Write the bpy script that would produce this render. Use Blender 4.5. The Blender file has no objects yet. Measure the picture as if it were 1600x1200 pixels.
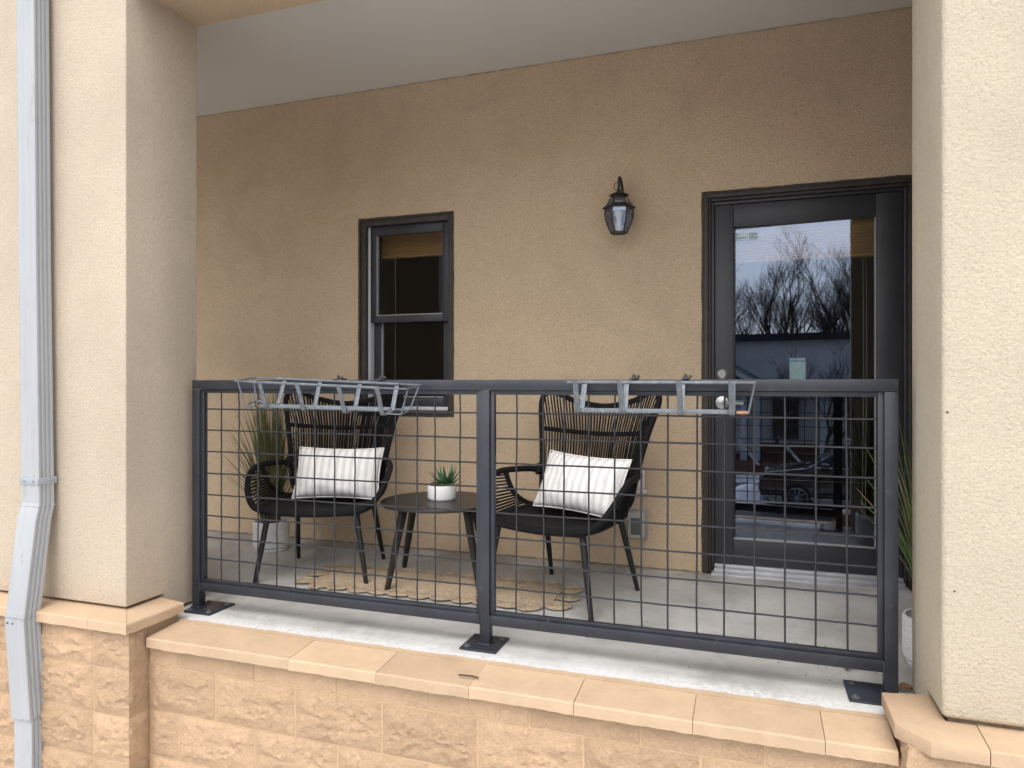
import bpy, bmesh, math, random
from mathutils import Vector, Matrix, noise

# ------------------------------------------------------------------ camera, sky, sun, exposure
sc = bpy.context.scene
COL = sc.collection
TH = math.atan(1090.0/3192.0)
cam_d = bpy.data.cameras.new('camera')
cam = bpy.data.objects.new('camera', cam_d)
COL.objects.link(cam)
cam.location = (0, 0, 1.07)
cam.rotation_euler = (math.radians(90), 0, TH)
cam_d.sensor_width = 36
cam_d.lens = 36*1090.0/1600.0
cam_d.shift_y = -0.00125
cam_d.clip_start = 0.05
cam_d.clip_end = 1500
sc.camera = cam

SUN_EL, SUN_AZ = 58.0, 178.0            # azimuth measured clockwise from +y (into the building)
world = bpy.data.worlds.new('World')
sc.world = world
world.use_nodes = True
wn = world.node_tree
wn.nodes.clear()
w_out = wn.nodes.new('ShaderNodeOutputWorld')
w_bg = wn.nodes.new('ShaderNodeBackground')
w_sky = wn.nodes.new('ShaderNodeTexSky')
w_sky.sky_type = 'NISHITA'
w_sky.sun_disc = False
w_sky.sun_elevation = math.radians(SUN_EL)
w_sky.sun_rotation = math.radians(SUN_AZ)
w_sky.air_density = 1.0
w_sky.dust_density = 4.0
w_sky.ozone_density = 1.0
w_hsv = wn.nodes.new('ShaderNodeHueSaturation')
w_hsv.inputs['Saturation'].default_value = 0.42     # cloud cover: greyer than a clear sky
wn.links.new(w_sky.outputs[0], w_hsv.inputs['Color'])
wn.links.new(w_hsv.outputs[0], w_bg.inputs[0])
w_bg.inputs[1].default_value = 0.15
wn.links.new(w_bg.outputs[0], w_out.inputs[0])

sun_d = bpy.data.lights.new('sun', 'SUN')
sun_d.energy = 0.6
sun_d.angle = math.radians(120)
sun_d.color = (1.0, 0.96, 0.9)
sun = bpy.data.objects.new('sun', sun_d)
COL.objects.link(sun)
_az, _el = math.radians(SUN_AZ), math.radians(SUN_EL)
_dir = Vector((math.sin(_az)*math.cos(_el), math.cos(_az)*math.cos(_el), math.sin(_el)))
sun.rotation_euler = _dir.to_track_quat('Z', 'Y').to_euler()

sc.view_settings.view_transform = 'Standard'
sc.view_settings.look = 'None'
sc.view_settings.gamma = 1
sc.view_settings.use_curve_mapping = False
sc.view_settings.exposure = 1.06
sc.render.engine = 'CYCLES'
sc.cycles.max_bounces = 10
sc.cycles.diffuse_bounces = 6
sc.cycles.transparent_max_bounces = 16

# ------------------------------------------------------------------ materials
def newmat(name):
    m = bpy.data.materials.new(name)
    m.use_nodes = True
    nt = m.node_tree
    b = nt.nodes['Principled BSDF']
    return m, nt, b

def ramp(nt, src, stops):
    r = nt.nodes.new('ShaderNodeValToRGB')
    e = r.color_ramp.elements
    while len(e) < len(stops): e.new(0.5)
    for k, (p, c) in enumerate(stops):
        e[k].position = p
        e[k].color = (c, c, c, 1) if not isinstance(c, (tuple, list)) else (*c, 1)
    nt.links.new(src, r.inputs[0])
    return r.outputs[0]

def tex(nt, scale, detail=4, rough=0.6, vec=None, kind='noise', dist=0.0):
    if kind == 'noise':
        n = nt.nodes.new('ShaderNodeTexNoise')
        n.inputs['Detail'].default_value = detail
        n.inputs['Roughness'].default_value = rough
        n.inputs['Distortion'].default_value = dist
        o = n.outputs[0]
    else:
        n = nt.nodes.new('ShaderNodeTexVoronoi')
        o = n.outputs['Distance']
    n.inputs['Scale'].default_value = scale
    if vec is not None: nt.links.new(vec, n.inputs['Vector'])
    return o

def coord(nt, scale=None, which='Object'):
    c = nt.nodes.new('ShaderNodeTexCoord')
    o = c.outputs[which]
    if scale:
        mp = nt.nodes.new('ShaderNodeMapping')
        mp.inputs['Scale'].default_value = scale
        nt.links.new(o, mp.inputs[0]); o = mp.outputs[0]
    return o

def mix(nt, fac, a, b, mode='MIX'):
    m = nt.nodes.new('ShaderNodeMix'); m.data_type = 'RGBA'; m.blend_type = mode
    for sock, v in ((m.inputs[0], fac), (m.inputs[6], a), (m.inputs[7], b)):
        if isinstance(v, (int, float)): sock.default_value = v
        elif isinstance(v, (tuple, list)): sock.default_value = (*v, 1)
        else: nt.links.new(v, sock)
    return m.outputs[2]

def bump(nt, b, h, strength, dist, prev=None):
    n = nt.nodes.new('ShaderNodeBump')
    n.inputs['Strength'].default_value = strength
    n.inputs['Distance'].default_value = dist
    nt.links.new(h, n.inputs['Height'])
    if prev is not None: nt.links.new(prev, n.inputs['Normal'])
    nt.links.new(n.outputs[0], b.inputs['Normal'])
    return n.outputs[0]

def plain(name, col, rough=0.5, metal=0.0, var=0.12, vscale=30, bscale=None, bstr=0.2, bdist=0.002):
    m, nt, b = newmat(name)
    co = coord(nt)
    n = tex(nt, vscale, 5, 0.65, co)
    lo = tuple(max(0, c*(1-var)) for c in col); hi = tuple(min(1, c*(1+var)) for c in col)
    nt.links.new(ramp(nt, n, [(0.3, lo), (0.7, hi)]), b.inputs['Base Color'])
    b.inputs['Roughness'].default_value = rough
    b.inputs['Metallic'].default_value = metal
    if bscale: bump(nt, b, tex(nt, bscale, 4, 0.6, co), bstr, bdist)
    return m

def stucco(name, c, dark, strength=0.55, speck=1.0, scl=1.0, smudge=0.35):
    """troweled sand-finish stucco: grains in relief, fine speckle, faint large blotches"""
    m, nt, b = newmat(name)
    co = coord(nt)
    big = tex(nt, 1.6, 5, 0.6, co)
    sp = tex(nt, 170*scl, 3, 0.7, co)
    c1 = ramp(nt, big, [(0.3, tuple(x*0.90 for x in c)), (0.7, tuple(min(1, x*1.05) for x in c))])
    f = ramp(nt, sp, [(0.34, 0.55*speck), (0.52, 0.0)])
    c2 = mix(nt, f, c1, dark)
    # old smudges and clusters of pinholes in the finish
    sm = tex(nt, 2.3, 7, 0.72, co, dist=0.8)
    c2 = mix(nt, ramp(nt, sm, [(0.50, 0.0), (0.68, 0.45*smudge)]), c2, tuple(x*0.68 for x in c))
    zone = ramp(nt, tex(nt, 1.1, 3, 0.5, co), [(0.50, 0.0), (0.62, 1.0)])
    pin = ramp(nt, tex(nt, 75, 2, 0.5, co), [(0.255, 0.75*smudge), (0.31, 0.0)])
    pz = nt.nodes.new('ShaderNodeMath'); pz.operation = 'MULTIPLY'
    nt.links.new(zone, pz.inputs[0]); nt.links.new(pin, pz.inputs[1])
    c2 = mix(nt, pz.outputs[0], c2, tuple(x*0.25 for x in c))
    nt.links.new(c2, b.inputs['Base Color'])
    b.inputs['Roughness'].default_value = 0.92
    b.inputs['Specular IOR Level'].default_value = 0.15
    g1 = tex(nt, 150*scl, 5, 0.65, co, dist=0.4)
    n1 = bump(nt, b, g1, strength, 0.007)
    g2 = tex(nt, 3.0, 3, 0.5, co)
    bump(nt, b, g2, 0.25, 0.02, n1)
    return m

M = {}
M['stucco'] = stucco('stucco_cream', (0.585, 0.497, 0.390), (0.39, 0.305, 0.215), 1.0)
M['stucco_r'] = stucco('stucco_pale', (0.572, 0.507, 0.392), (0.41, 0.345, 0.24), 1.0, 0.9, 0.7)
M['stucco_in'] = stucco('stucco_tan', (0.625, 0.488, 0.338), (0.30, 0.205, 0.12), 1.0, 1.35, 1.0, 1.0)

def block_mat(name, c, rough_bump=0.5):
    m, nt, b = newmat(name)
    co = coord(nt)
    oi = nt.nodes.new('ShaderNodeObjectInfo')
    n = tex(nt, 7, 6, 0.65, co)
    base = ramp(nt, n, [(0.3, tuple(x*0.88 for x in c)), (0.7, tuple(min(1, x*1.06) for x in c))])
    rnd = ramp(nt, oi.outputs['Random'], [(0.0, 0.87), (1.0, 1.06)])
    base = mix(nt, 1.0, base, rnd, 'MULTIPLY')
    # pale scuffs where the paint has worn
    geo = nt.nodes.new('ShaderNodeNewGeometry')
    w = tex(nt, 2.7, 5, 0.75, geo.outputs['Position'])
    wf = ramp(nt, w, [(0.645, 0.0), (0.72, 0.55)])
    base = mix(nt, wf, base, (0.52, 0.47, 0.42))
    pit = tex(nt, 210, 3, 0.7, co)
    grime = tex(nt, 34, 6, 0.75, co)
    base = mix(nt, ramp(nt, grime, [(0.30, 0.42*rough_bump), (0.46, 0.0)]), base, tuple(x*0.66 for x in c))
    stain = tex(nt, 8.5, 7, 0.78, geo.outputs['Position'], dist=0.6)
    base = mix(nt, ramp(nt, stain, [(0.60, 0.0), (0.72, 0.42)]), base, (0.33, 0.255, 0.185))
    soft = tex(nt, 3.5, 4, 0.6, geo.outputs['Position'])
    base = mix(nt, ramp(nt, soft, [(0.55, 0.0), (0.72, 0.28)]), base, tuple(x*0.76 for x in c))
    base = mix(nt, ramp(nt, pit, [(0.30, 0.5), (0.40, 0.0)]), base, tuple(x*0.5 for x in c))
    nt.links.new(base, b.inputs['Base Color'])
    b.inputs['Roughness'].default_value = 0.85
    b.inputs['Specular IOR Level'].default_value = 0.2
    h1 = tex(nt, 62, 6, 0.74, co, dist=0.4)
    n1 = bump(nt, b, h1, min(1, rough_bump), 0.020*rough_bump+0.002)
    bump(nt, b, tex(nt, 230, 3, 0.6, co), 0.35*rough_bump+0.1, 0.004, n1)
    return m
M['block'] = block_mat('painted_split_block', (0.66, 0.455, 0.290), 0.9)
M['cap'] = block_mat('painted_cap', (0.535, 0.388, 0.258), 0.35)
M['mortar'] = block_mat('painted_mortar', (0.51, 0.358, 0.222), 0.4)

def concrete():
    m, nt, b = newmat('porch_concrete')
    geo = nt.nodes.new('ShaderNodeNewGeometry')
    P = geo.outputs['Position']
    sep = nt.nodes.new('ShaderNodeSeparateXYZ'); nt.links.new(P, sep.inputs[0])
    n1 = tex(nt, 2.2, 7, 0.65, P, dist=0.5)
    base = ramp(nt, n1, [(0.28, (0.28, 0.28, 0.265)), (0.52, (0.46, 0.46, 0.445)), (0.72, (0.57, 0.57, 0.56))])
    fine = tex(nt, 240, 3, 0.7, P)
    base = mix(nt, ramp(nt, fine, [(0.33, 0.45), (0.48, 0.0)]), base, (0.22, 0.21, 0.19))
    # paler, speckled strip along the front edge with an uneven border
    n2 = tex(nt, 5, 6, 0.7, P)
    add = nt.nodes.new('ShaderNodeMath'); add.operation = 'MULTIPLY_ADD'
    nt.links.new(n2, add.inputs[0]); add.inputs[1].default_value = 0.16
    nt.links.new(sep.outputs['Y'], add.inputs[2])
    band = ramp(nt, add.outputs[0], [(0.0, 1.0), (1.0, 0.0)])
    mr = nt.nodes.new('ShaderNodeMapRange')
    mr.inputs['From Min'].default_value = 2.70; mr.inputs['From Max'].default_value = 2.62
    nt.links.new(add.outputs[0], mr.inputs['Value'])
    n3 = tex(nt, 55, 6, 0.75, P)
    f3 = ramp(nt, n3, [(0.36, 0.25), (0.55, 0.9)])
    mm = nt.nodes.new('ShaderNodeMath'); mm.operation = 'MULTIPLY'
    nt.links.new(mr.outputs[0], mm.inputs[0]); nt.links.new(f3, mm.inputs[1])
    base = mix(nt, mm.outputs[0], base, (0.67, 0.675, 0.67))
    # brown spots and old leaf stains
    st = tex(nt, 9, 4, 0.8, P)
    base = mix(nt, ramp(nt, st, [(0.64, 0.0), (0.74, 0.5)]), base, (0.22, 0.185, 0.14))
    gr = tex(nt, 30, 7, 0.8, P, dist=0.3)
    base = mix(nt, ramp(nt, gr, [(0.34, 0.4), (0.47, 0.0)]), base, (0.24, 0.235, 0.22))
    wall_d = nt.nodes.new('ShaderNodeMapRange')      # wind-blown dirt collecting along the foot of the wall
    wall_d.inputs['From Min'].default_value = 3.80; wall_d.inputs['From Max'].default_value = 4.05
    nt.links.new(sep.outputs['Y'], wall_d.inputs['Value'])
    wd = nt.nodes.new('ShaderNodeMath'); wd.operation = 'MULTIPLY'
    nt.links.new(wall_d.outputs[0], wd.inputs[0]); nt.links.new(ramp(nt, n2, [(0.40, 0.0), (0.62, 0.6)]), wd.inputs[1])
    base = mix(nt, wd.outputs[0], base, (0.17, 0.145, 0.11))
    nt.links.new(base, b.inputs['Base Color'])
    b.inputs['Roughness'].default_value = 0.8
    n1 = bump(nt, b, tex(nt, 25, 6, 0.7, P), 0.25, 0.006)
    bump(nt, b, n3, 0.3, 0.003, n1)
    return m
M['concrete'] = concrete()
M['ceiling'] = plain('ceiling_paint', (0.57, 0.545, 0.505), 0.8, var=0.03, vscale=1.5, bscale=300, bstr=0.12, bdist=0.001)
def rail_mat():
    m, nt, b = newmat('rail_paint')
    geo = nt.nodes.new('ShaderNodeNewGeometry'); P = geo.outputs['Position']
    n = tex(nt, 9, 6, 0.7, P)
    base = ramp(nt, n, [(0.35, (0.017, 0.020, 0.027)), (0.7, (0.028, 0.032, 0.041))])
    ch = tex(nt, 26, 6, 0.8, P)
    base = mix(nt, ramp(nt, ch, [(0.61, 0.0), (0.70, 0.55)]), base, (0.15, 0.155, 0.165))
    ru = tex(nt, 13, 5, 0.8, P)
    base = mix(nt, ramp(nt, ru, [(0.70, 0.0), (0.77, 0.45)]), base, (0.13, 0.075, 0.045))
    nt.links.new(base, b.inputs['Base Color'])
    b.inputs['Roughness'].default_value = 0.42
    bump(nt, b, tex(nt, 90, 4, 0.6, P), 0.12, 0.002)
    return m
M['rail'] = rail_mat()
M['wire'] = plain('wire_paint', (0.020, 0.021, 0.025), 0.5, var=0.35, vscale=40, bscale=200, bstr=0.2)
def galv():
    m, nt, b = newmat('galvanised_steel')
    co = coord(nt)
    n = tex(nt, 45, 5, 0.7, co)
    base = ramp(nt, n, [(0.3, (0.09, 0.105, 0.12)), (0.55, (0.145, 0.163, 0.18)), (0.75, (0.22, 0.24, 0.26))])
    ru = tex(nt, 11, 5, 0.8, co)
    base = mix(nt, ramp(nt, ru, [(0.70, 0.0), (0.78, 0.6)]), base, (0.30, 0.16, 0.08))
    nt.links.new(base, b.inputs['Base Color'])
    b.inputs['Metallic'].default_value = 0.35
    b.inputs['Roughness'].default_value = 0.55
    bump(nt, b, n, 0.15, 0.002)
    return m
M['galv'] = galv()
M['rust'] = plain('rusty_rod', (0.34, 0.19, 0.10), 0.7, var=0.3, vscale=60)
M['bolt'] = plain('weathered_bolt', (0.07, 0.07, 0.075), 0.5, 0.4, var=0.3)
M['anchor'] = plain('worn_anchor', (0.13, 0.13, 0.14), 0.45, 0.3, var=0.5, vscale=90)
M['boltzinc'] = plain('zinc_bolt', (0.30, 0.31, 0.33), 0.5, 0.5, var=0.3)
def cord_mat(name, c, wscale):
    m, nt, b = newmat(name)
    co = coord(nt)
    n = tex(nt, 60, 4, 0.7, co)
    nt.links.new(ramp(nt, n, [(0.3, tuple(x*0.7 for x in c)), (0.7, tuple(x*1.4 for x in c))]), b.inputs['Base Color'])
    b.inputs['Roughness'].default_value = 0.72
    w = nt.nodes.new('ShaderNodeTexWave'); w.bands_direction = 'DIAGONAL'
    w.inputs['Scale'].default_value = wscale; w.inputs['Distortion'].default_value = 1.0
    nt.links.new(co, w.inputs['Vector'])
    bump(nt, b, w.outputs[0], 0.55, 0.003)
    return m
M['cord'] = cord_mat('black_cord', (0.0055, 0.0055, 0.006), 90)
M['chairleg'] = plain('black_leg', (0.009, 0.010, 0.013), 0.45, var=0.2)
def seat_mat():
    m, nt, b = newmat('woven_seat')
    co = coord(nt)
    w = nt.nodes.new('ShaderNodeTexWave'); w.bands_direction = 'X'
    w.inputs['Scale'].default_value = 42; w.inputs['Distortion'].default_value = 0.3
    nt.links.new(co, w.inputs['Vector'])
    nt.links.new(ramp(nt, w.outputs[0], [(0.2, (0.004, 0.004, 0.0045)), (0.8, (0.012, 0.012, 0.0125))]), b.inputs['Base Color'])
    b.inputs['Roughness'].default_value = 0.75
    bump(nt, b, w.outputs[0], 0.6, 0.004)
    return m
M['seat'] = seat_mat()
for _k in ('cord', 'seat'): M[_k].node_tree.nodes['Principled BSDF'].inputs['Specular IOR Level'].default_value = 0.25
def pillow_mat():
    m, nt, b = newmat('striped_cotton')
    co = coord(nt)
    sep = nt.nodes.new('ShaderNodeSeparateXYZ'); nt.links.new(co, sep.inputs[0])
    wob = tex(nt, 9, 3, 0.6, co)
    ad = nt.nodes.new('ShaderNodeMath'); ad.operation = 'MULTIPLY_ADD'
    nt.links.new(wob, ad.inputs[0]); ad.inputs[1].default_value = 0.006
    nt.links.new(sep.outputs[0], ad.inputs[2])
    mu = nt.nodes.new('ShaderNodeMath'); mu.operation = 'MULTIPLY'; mu.inputs[1].default_value = 1/0.042
    nt.links.new(ad.outputs[0], mu.inputs[0])
    fr = nt.nodes.new('ShaderNodeMath'); fr.operation = 'FRACT'; nt.links.new(mu.outputs[0], fr.inputs[0])
    f = ramp(nt, fr.outputs[0], [(0.0, 0.0), (0.06, 1.0), (0.20, 0.45), (0.30, 0.95), (0.44, 0.5), (0.52, 0.0), (1.0, 0.0)])
    weave = tex(nt, 420, 2, 0.5, co)
    base = mix(nt, f, (0.80, 0.79, 0.77), (0.57, 0.575, 0.565))
    base = mix(nt, ramp(nt, weave, [(0.35, 0.2), (0.55, 0.0)]), base, (0.5, 0.5, 0.5))
    nt.links.new(base, b.inputs['Base Color'])
    b.inputs['Roughness'].default_value = 0.95
    b.inputs['Specular IOR Level'].default_value = 0.1
    n1 = bump(nt, b, weave, 0.25, 0.002)
    bump(nt, b, tex(nt, 14, 3, 0.5, co), 0.25, 0.02, n1)
    return m
M['pillow'] = pillow_mat()
M['white_cloth'] = plain('white_cotton', (0.76, 0.75, 0.73), 0.95, var=0.05, vscale=120)
M['table'] = plain('table_black', (0.022, 0.021, 0.020), 0.38, var=0.25, vscale=25)
M['pot'] = plain('white_ceramic', (0.72, 0.73, 0.74), 0.45, var=0.04, vscale=10)
M['potwhite'] = plain('white_glaze', (0.80, 0.80, 0.80), 0.3, var=0.02, vscale=10)
M['soil'] = plain('potting_soil', (0.035, 0.026, 0.02), 0.95, var=0.5, vscale=80, bscale=90, bstr=0.8, bdist=0.01)
M['agave'] = plain('agave_leaf', (0.045, 0.115, 0.06), 0.5, var=0.4, vscale=50)
M['agave_b'] = plain('agave_leaf_bright', (0.075, 0.165, 0.08), 0.5, var=0.3, vscale=50)
M['sedum'] = plain('sedum', (0.14, 0.24, 0.035), 0.6, var=0.4, vscale=120)
M['redsucc'] = plain('red_succulent', (0.16, 0.05, 0.03), 0.6, var=0.4, vscale=90)
M['grass_a'] = plain('grass_olive', (0.085, 0.085, 0.030), 0.6, var=0.4, vscale=12)
M['grass_b'] = plain('grass_green', (0.065, 0.120, 0.026), 0.6, var=0.4, vscale=12)
M['grass_c'] = plain('grass_straw', (0.19, 0.14, 0.06), 0.7, var=0.4, vscale=12)
M['frame'] = plain('door_paint', (0.028, 0.029, 0.034), 0.45, var=0.15, vscale=8, bscale=70, bstr=0.1)
M['trim'] = plain('trim_brown', (0.036, 0.030, 0.026), 0.6, var=0.35, vscale=14, bscale=60, bstr=0.4, bdist=0.004)
M['sealant'] = plain('paint_edge', (0.045, 0.032, 0.022), 0.7, var=0.5, vscale=30, bscale=50, bstr=0.8, bdist=0.01)
M['alu'] = plain('aluminium', (0.50, 0.51, 0.53), 0.4, 0.5, var=0.15, vscale=14)
M['track'] = plain('window_track', (0.52, 0.53, 0.55), 0.5, 0.1, var=0.1)
M['chrome'] = plain('satin_nickel', (0.42, 0.42, 0.41), 0.32, 0.9, var=0.05)
M['white_pl'] = plain('white_plastic', (0.62, 0.59, 0.53), 0.5, var=0.08)
M['grey_pl'] = plain('grey_plastic', (0.30, 0.30, 0.29), 0.45, var=0.1)
def wood():
    m, nt, b = newmat('blind_wood')
    co = coord(nt, (3, 60, 60))
    n = tex(nt, 3, 5, 0.6, co)
    nt.links.new(ramp(nt, n, [(0.3, (0.50, 0.23, 0.07)), (0.7, (0.72, 0.37, 0.13))]), b.inputs['Base Color'])
    b.inputs['Roughness'].default_value = 0.45
    return m
M['wood'] = wood()
M['lamp'] = plain('bronze_metal', (0.035, 0.030, 0.027), 0.5, 0.3, var=0.35, vscale=60)
def glass(name, refl, tint=(0.9, 0.95, 0.95), rough=0.0):
    m = bpy.data.materials.new(name); m.use_nodes = True
    nt = m.node_tree; nt.nodes.clear()
    o = nt.nodes.new('ShaderNodeOutputMaterial')
    t = nt.nodes.new('ShaderNodeBsdfTransparent'); t.inputs[0].default_value = (*tint, 1)
    g = nt.nodes.new('ShaderNodeBsdfGlossy'); g.inputs['Roughness'].default_value = rough
    g.inputs[0].default_value = (0.66, 0.77, 1.0, 1)
    lw = nt.nodes.new('ShaderNodeLayerWeight'); lw.inputs[0].default_value = 0.15
    r = ramp(nt, lw.outputs['Fresnel'], [(0.0, refl), (1.0, 1.0)])
    mx = nt.nodes.new('ShaderNodeMixShader')
    nt.links.new(r, mx.inputs[0]); nt.links.new(t.outputs[0], mx.inputs[1]); nt.links.new(g.outputs[0], mx.inputs[2])
    nt.links.new(mx.outputs[0], o.inputs[0])
    return m
M['glass'] = glass('coated_glass', 0.12, (0.85, 0.88, 0.88))
M['glass_win'] = glass('window_glass', 0.06, (0.82, 0.85, 0.85))
M['lampglass'] = glass('lantern_glass', 0.22, (0.86, 0.86, 0.84), 0.25)
M['paper'] = plain('paper', (0.62, 0.70, 0.62), 0.8, var=0.1, vscale=60)
M['paper_band'] = plain('paper_band', (0.30, 0.42, 0.38), 0.8, var=0.1)
M['sticker'] = plain('sticker', (0.60, 0.74, 0.78), 0.5, var=0.06, vscale=100)
M['ink'] = plain('ink', (0.07, 0.10, 0.14), 0.6, var=0.1)
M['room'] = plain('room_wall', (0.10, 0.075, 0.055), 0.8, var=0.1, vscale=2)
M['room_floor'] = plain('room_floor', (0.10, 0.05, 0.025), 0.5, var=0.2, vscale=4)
M['string'] = plain('blind_cord', (0.42, 0.36, 0.26), 0.8, var=0.1)
def downspout_mat():
    m, nt, b = newmat('downspout_paint')
    co = coord(nt, (1, 1, 0.25))
    n = tex(nt, 5, 6, 0.6, co)
    base = ramp(nt, n, [(0.3, (0.33, 0.345, 0.36)), (0.7, (0.39, 0.405, 0.42))])
    st = tex(nt, 22, 5, 0.75, co)
    base = mix(nt, ramp(nt, st, [(0.58, 0.0), (0.74, 0.6)]), base, (0.22, 0.215, 0.205))
    nt.links.new(base, b.inputs['Base Color'])
    b.inputs['Roughness'].default_value = 0.45
    bump(nt, b, tex(nt, 12, 4, 0.5, co), 0.15, 0.01)
    return m
M['spout'] = downspout_mat()
M['seam'] = plain('seam_sealant', (0.30, 0.31, 0.33), 0.7, var=0.3)
def jute():
    m, nt, b = newmat('jute')
    co = coord(nt)
    n = tex(nt, 90, 5, 0.75, co, dist=1.0)
    base = ramp(nt, n, [(0.25, (0.22, 0.16, 0.10)), (0.5, (0.44, 0.345, 0.24)), (0.75, (0.64, 0.54, 0.41))])
    n2 = tex(nt, 13, 4, 0.7, co)
    base = mix(nt, ramp(nt, n2, [(0.6, 0.0), (0.75, 0.35)]), base, (0.68, 0.57, 0.40))
    nt.links.new(base, b.inputs['Base Color'])
    b.inputs['Roughness'].default_value = 0.95
    b.inputs['Specular IOR Level'].default_value = 0.1
    bump(nt, b, n, 0.8, 0.006)
    return m
M['jute'] = jute()
M['leaf_dry'] = plain('dry_leaf', (0.20, 0.11, 0.045), 0.8, var=0.4, vscale=60)
M['twig'] = plain('twig', (0.07, 0.045, 0.03), 0.8, var=0.3)
# street side (seen only as reflections in the door glass)
M['asphalt'] = plain('asphalt', (0.055, 0.055, 0.058), 0.8, var=0.25, vscale=3, bscale=60, bstr=0.3)
M['ground'] = plain('winter_lawn', (0.13, 0.11, 0.07), 0.95, var=0.35, vscale=2.5, bscale=30, bstr=0.5, bdist=0.02)
M['walk'] = plain('sidewalk_concrete', (0.52, 0.515, 0.50), 0.85, var=0.15, vscale=3)
M['snow'] = plain('snow', (0.82, 0.84, 0.88), 0.6, var=0.04, vscale=3, bscale=9, bstr=0.5, bdist=0.03)
M['bark'] = plain('bark', (0.050, 0.040, 0.033), 0.9, var=0.4, vscale=8, bscale=40, bstr=0.6, bdist=0.02)
M['siding'] = plain('grey_siding', (0.88, 0.89, 0.90), 0.7, var=0.12, vscale=1.5)
M['fascia'] = plain('dark_fascia', (0.02, 0.021, 0.024), 0.6, var=0.2)
M['porchwhite'] = plain('porch_white', (0.60, 0.62, 0.64), 0.6, var=0.08)
M['brick'] = plain('far_brick', (0.20, 0.095, 0.065), 0.85, var=0.3, vscale=6)
M['shingle'] = plain('shingle', (0.09, 0.09, 0.095), 0.9, var=0.25, vscale=9)
M['carpaint'] = plain('car_paint', (0.008, 0.009, 0.013), 0.15, 0.0, var=0.05)
M['carpaint'].node_tree.nodes['Principled BSDF'].inputs['Coat Weight'].default_value = 1.0
M['carglass'] = plain('car_glass', (0.012, 0.015, 0.018), 0.05, var=0.02)
M['tyre'] = plain('rubber', (0.015, 0.015, 0.015), 0.8, var=0.2)
M['wheel'] = plain('alloy', (0.42, 0.43, 0.45), 0.35, 0.7, var=0.05)
M['carlamp'] = plain('car_lamp', (0.55, 0.56, 0.58), 0.15, var=0.05)

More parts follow.
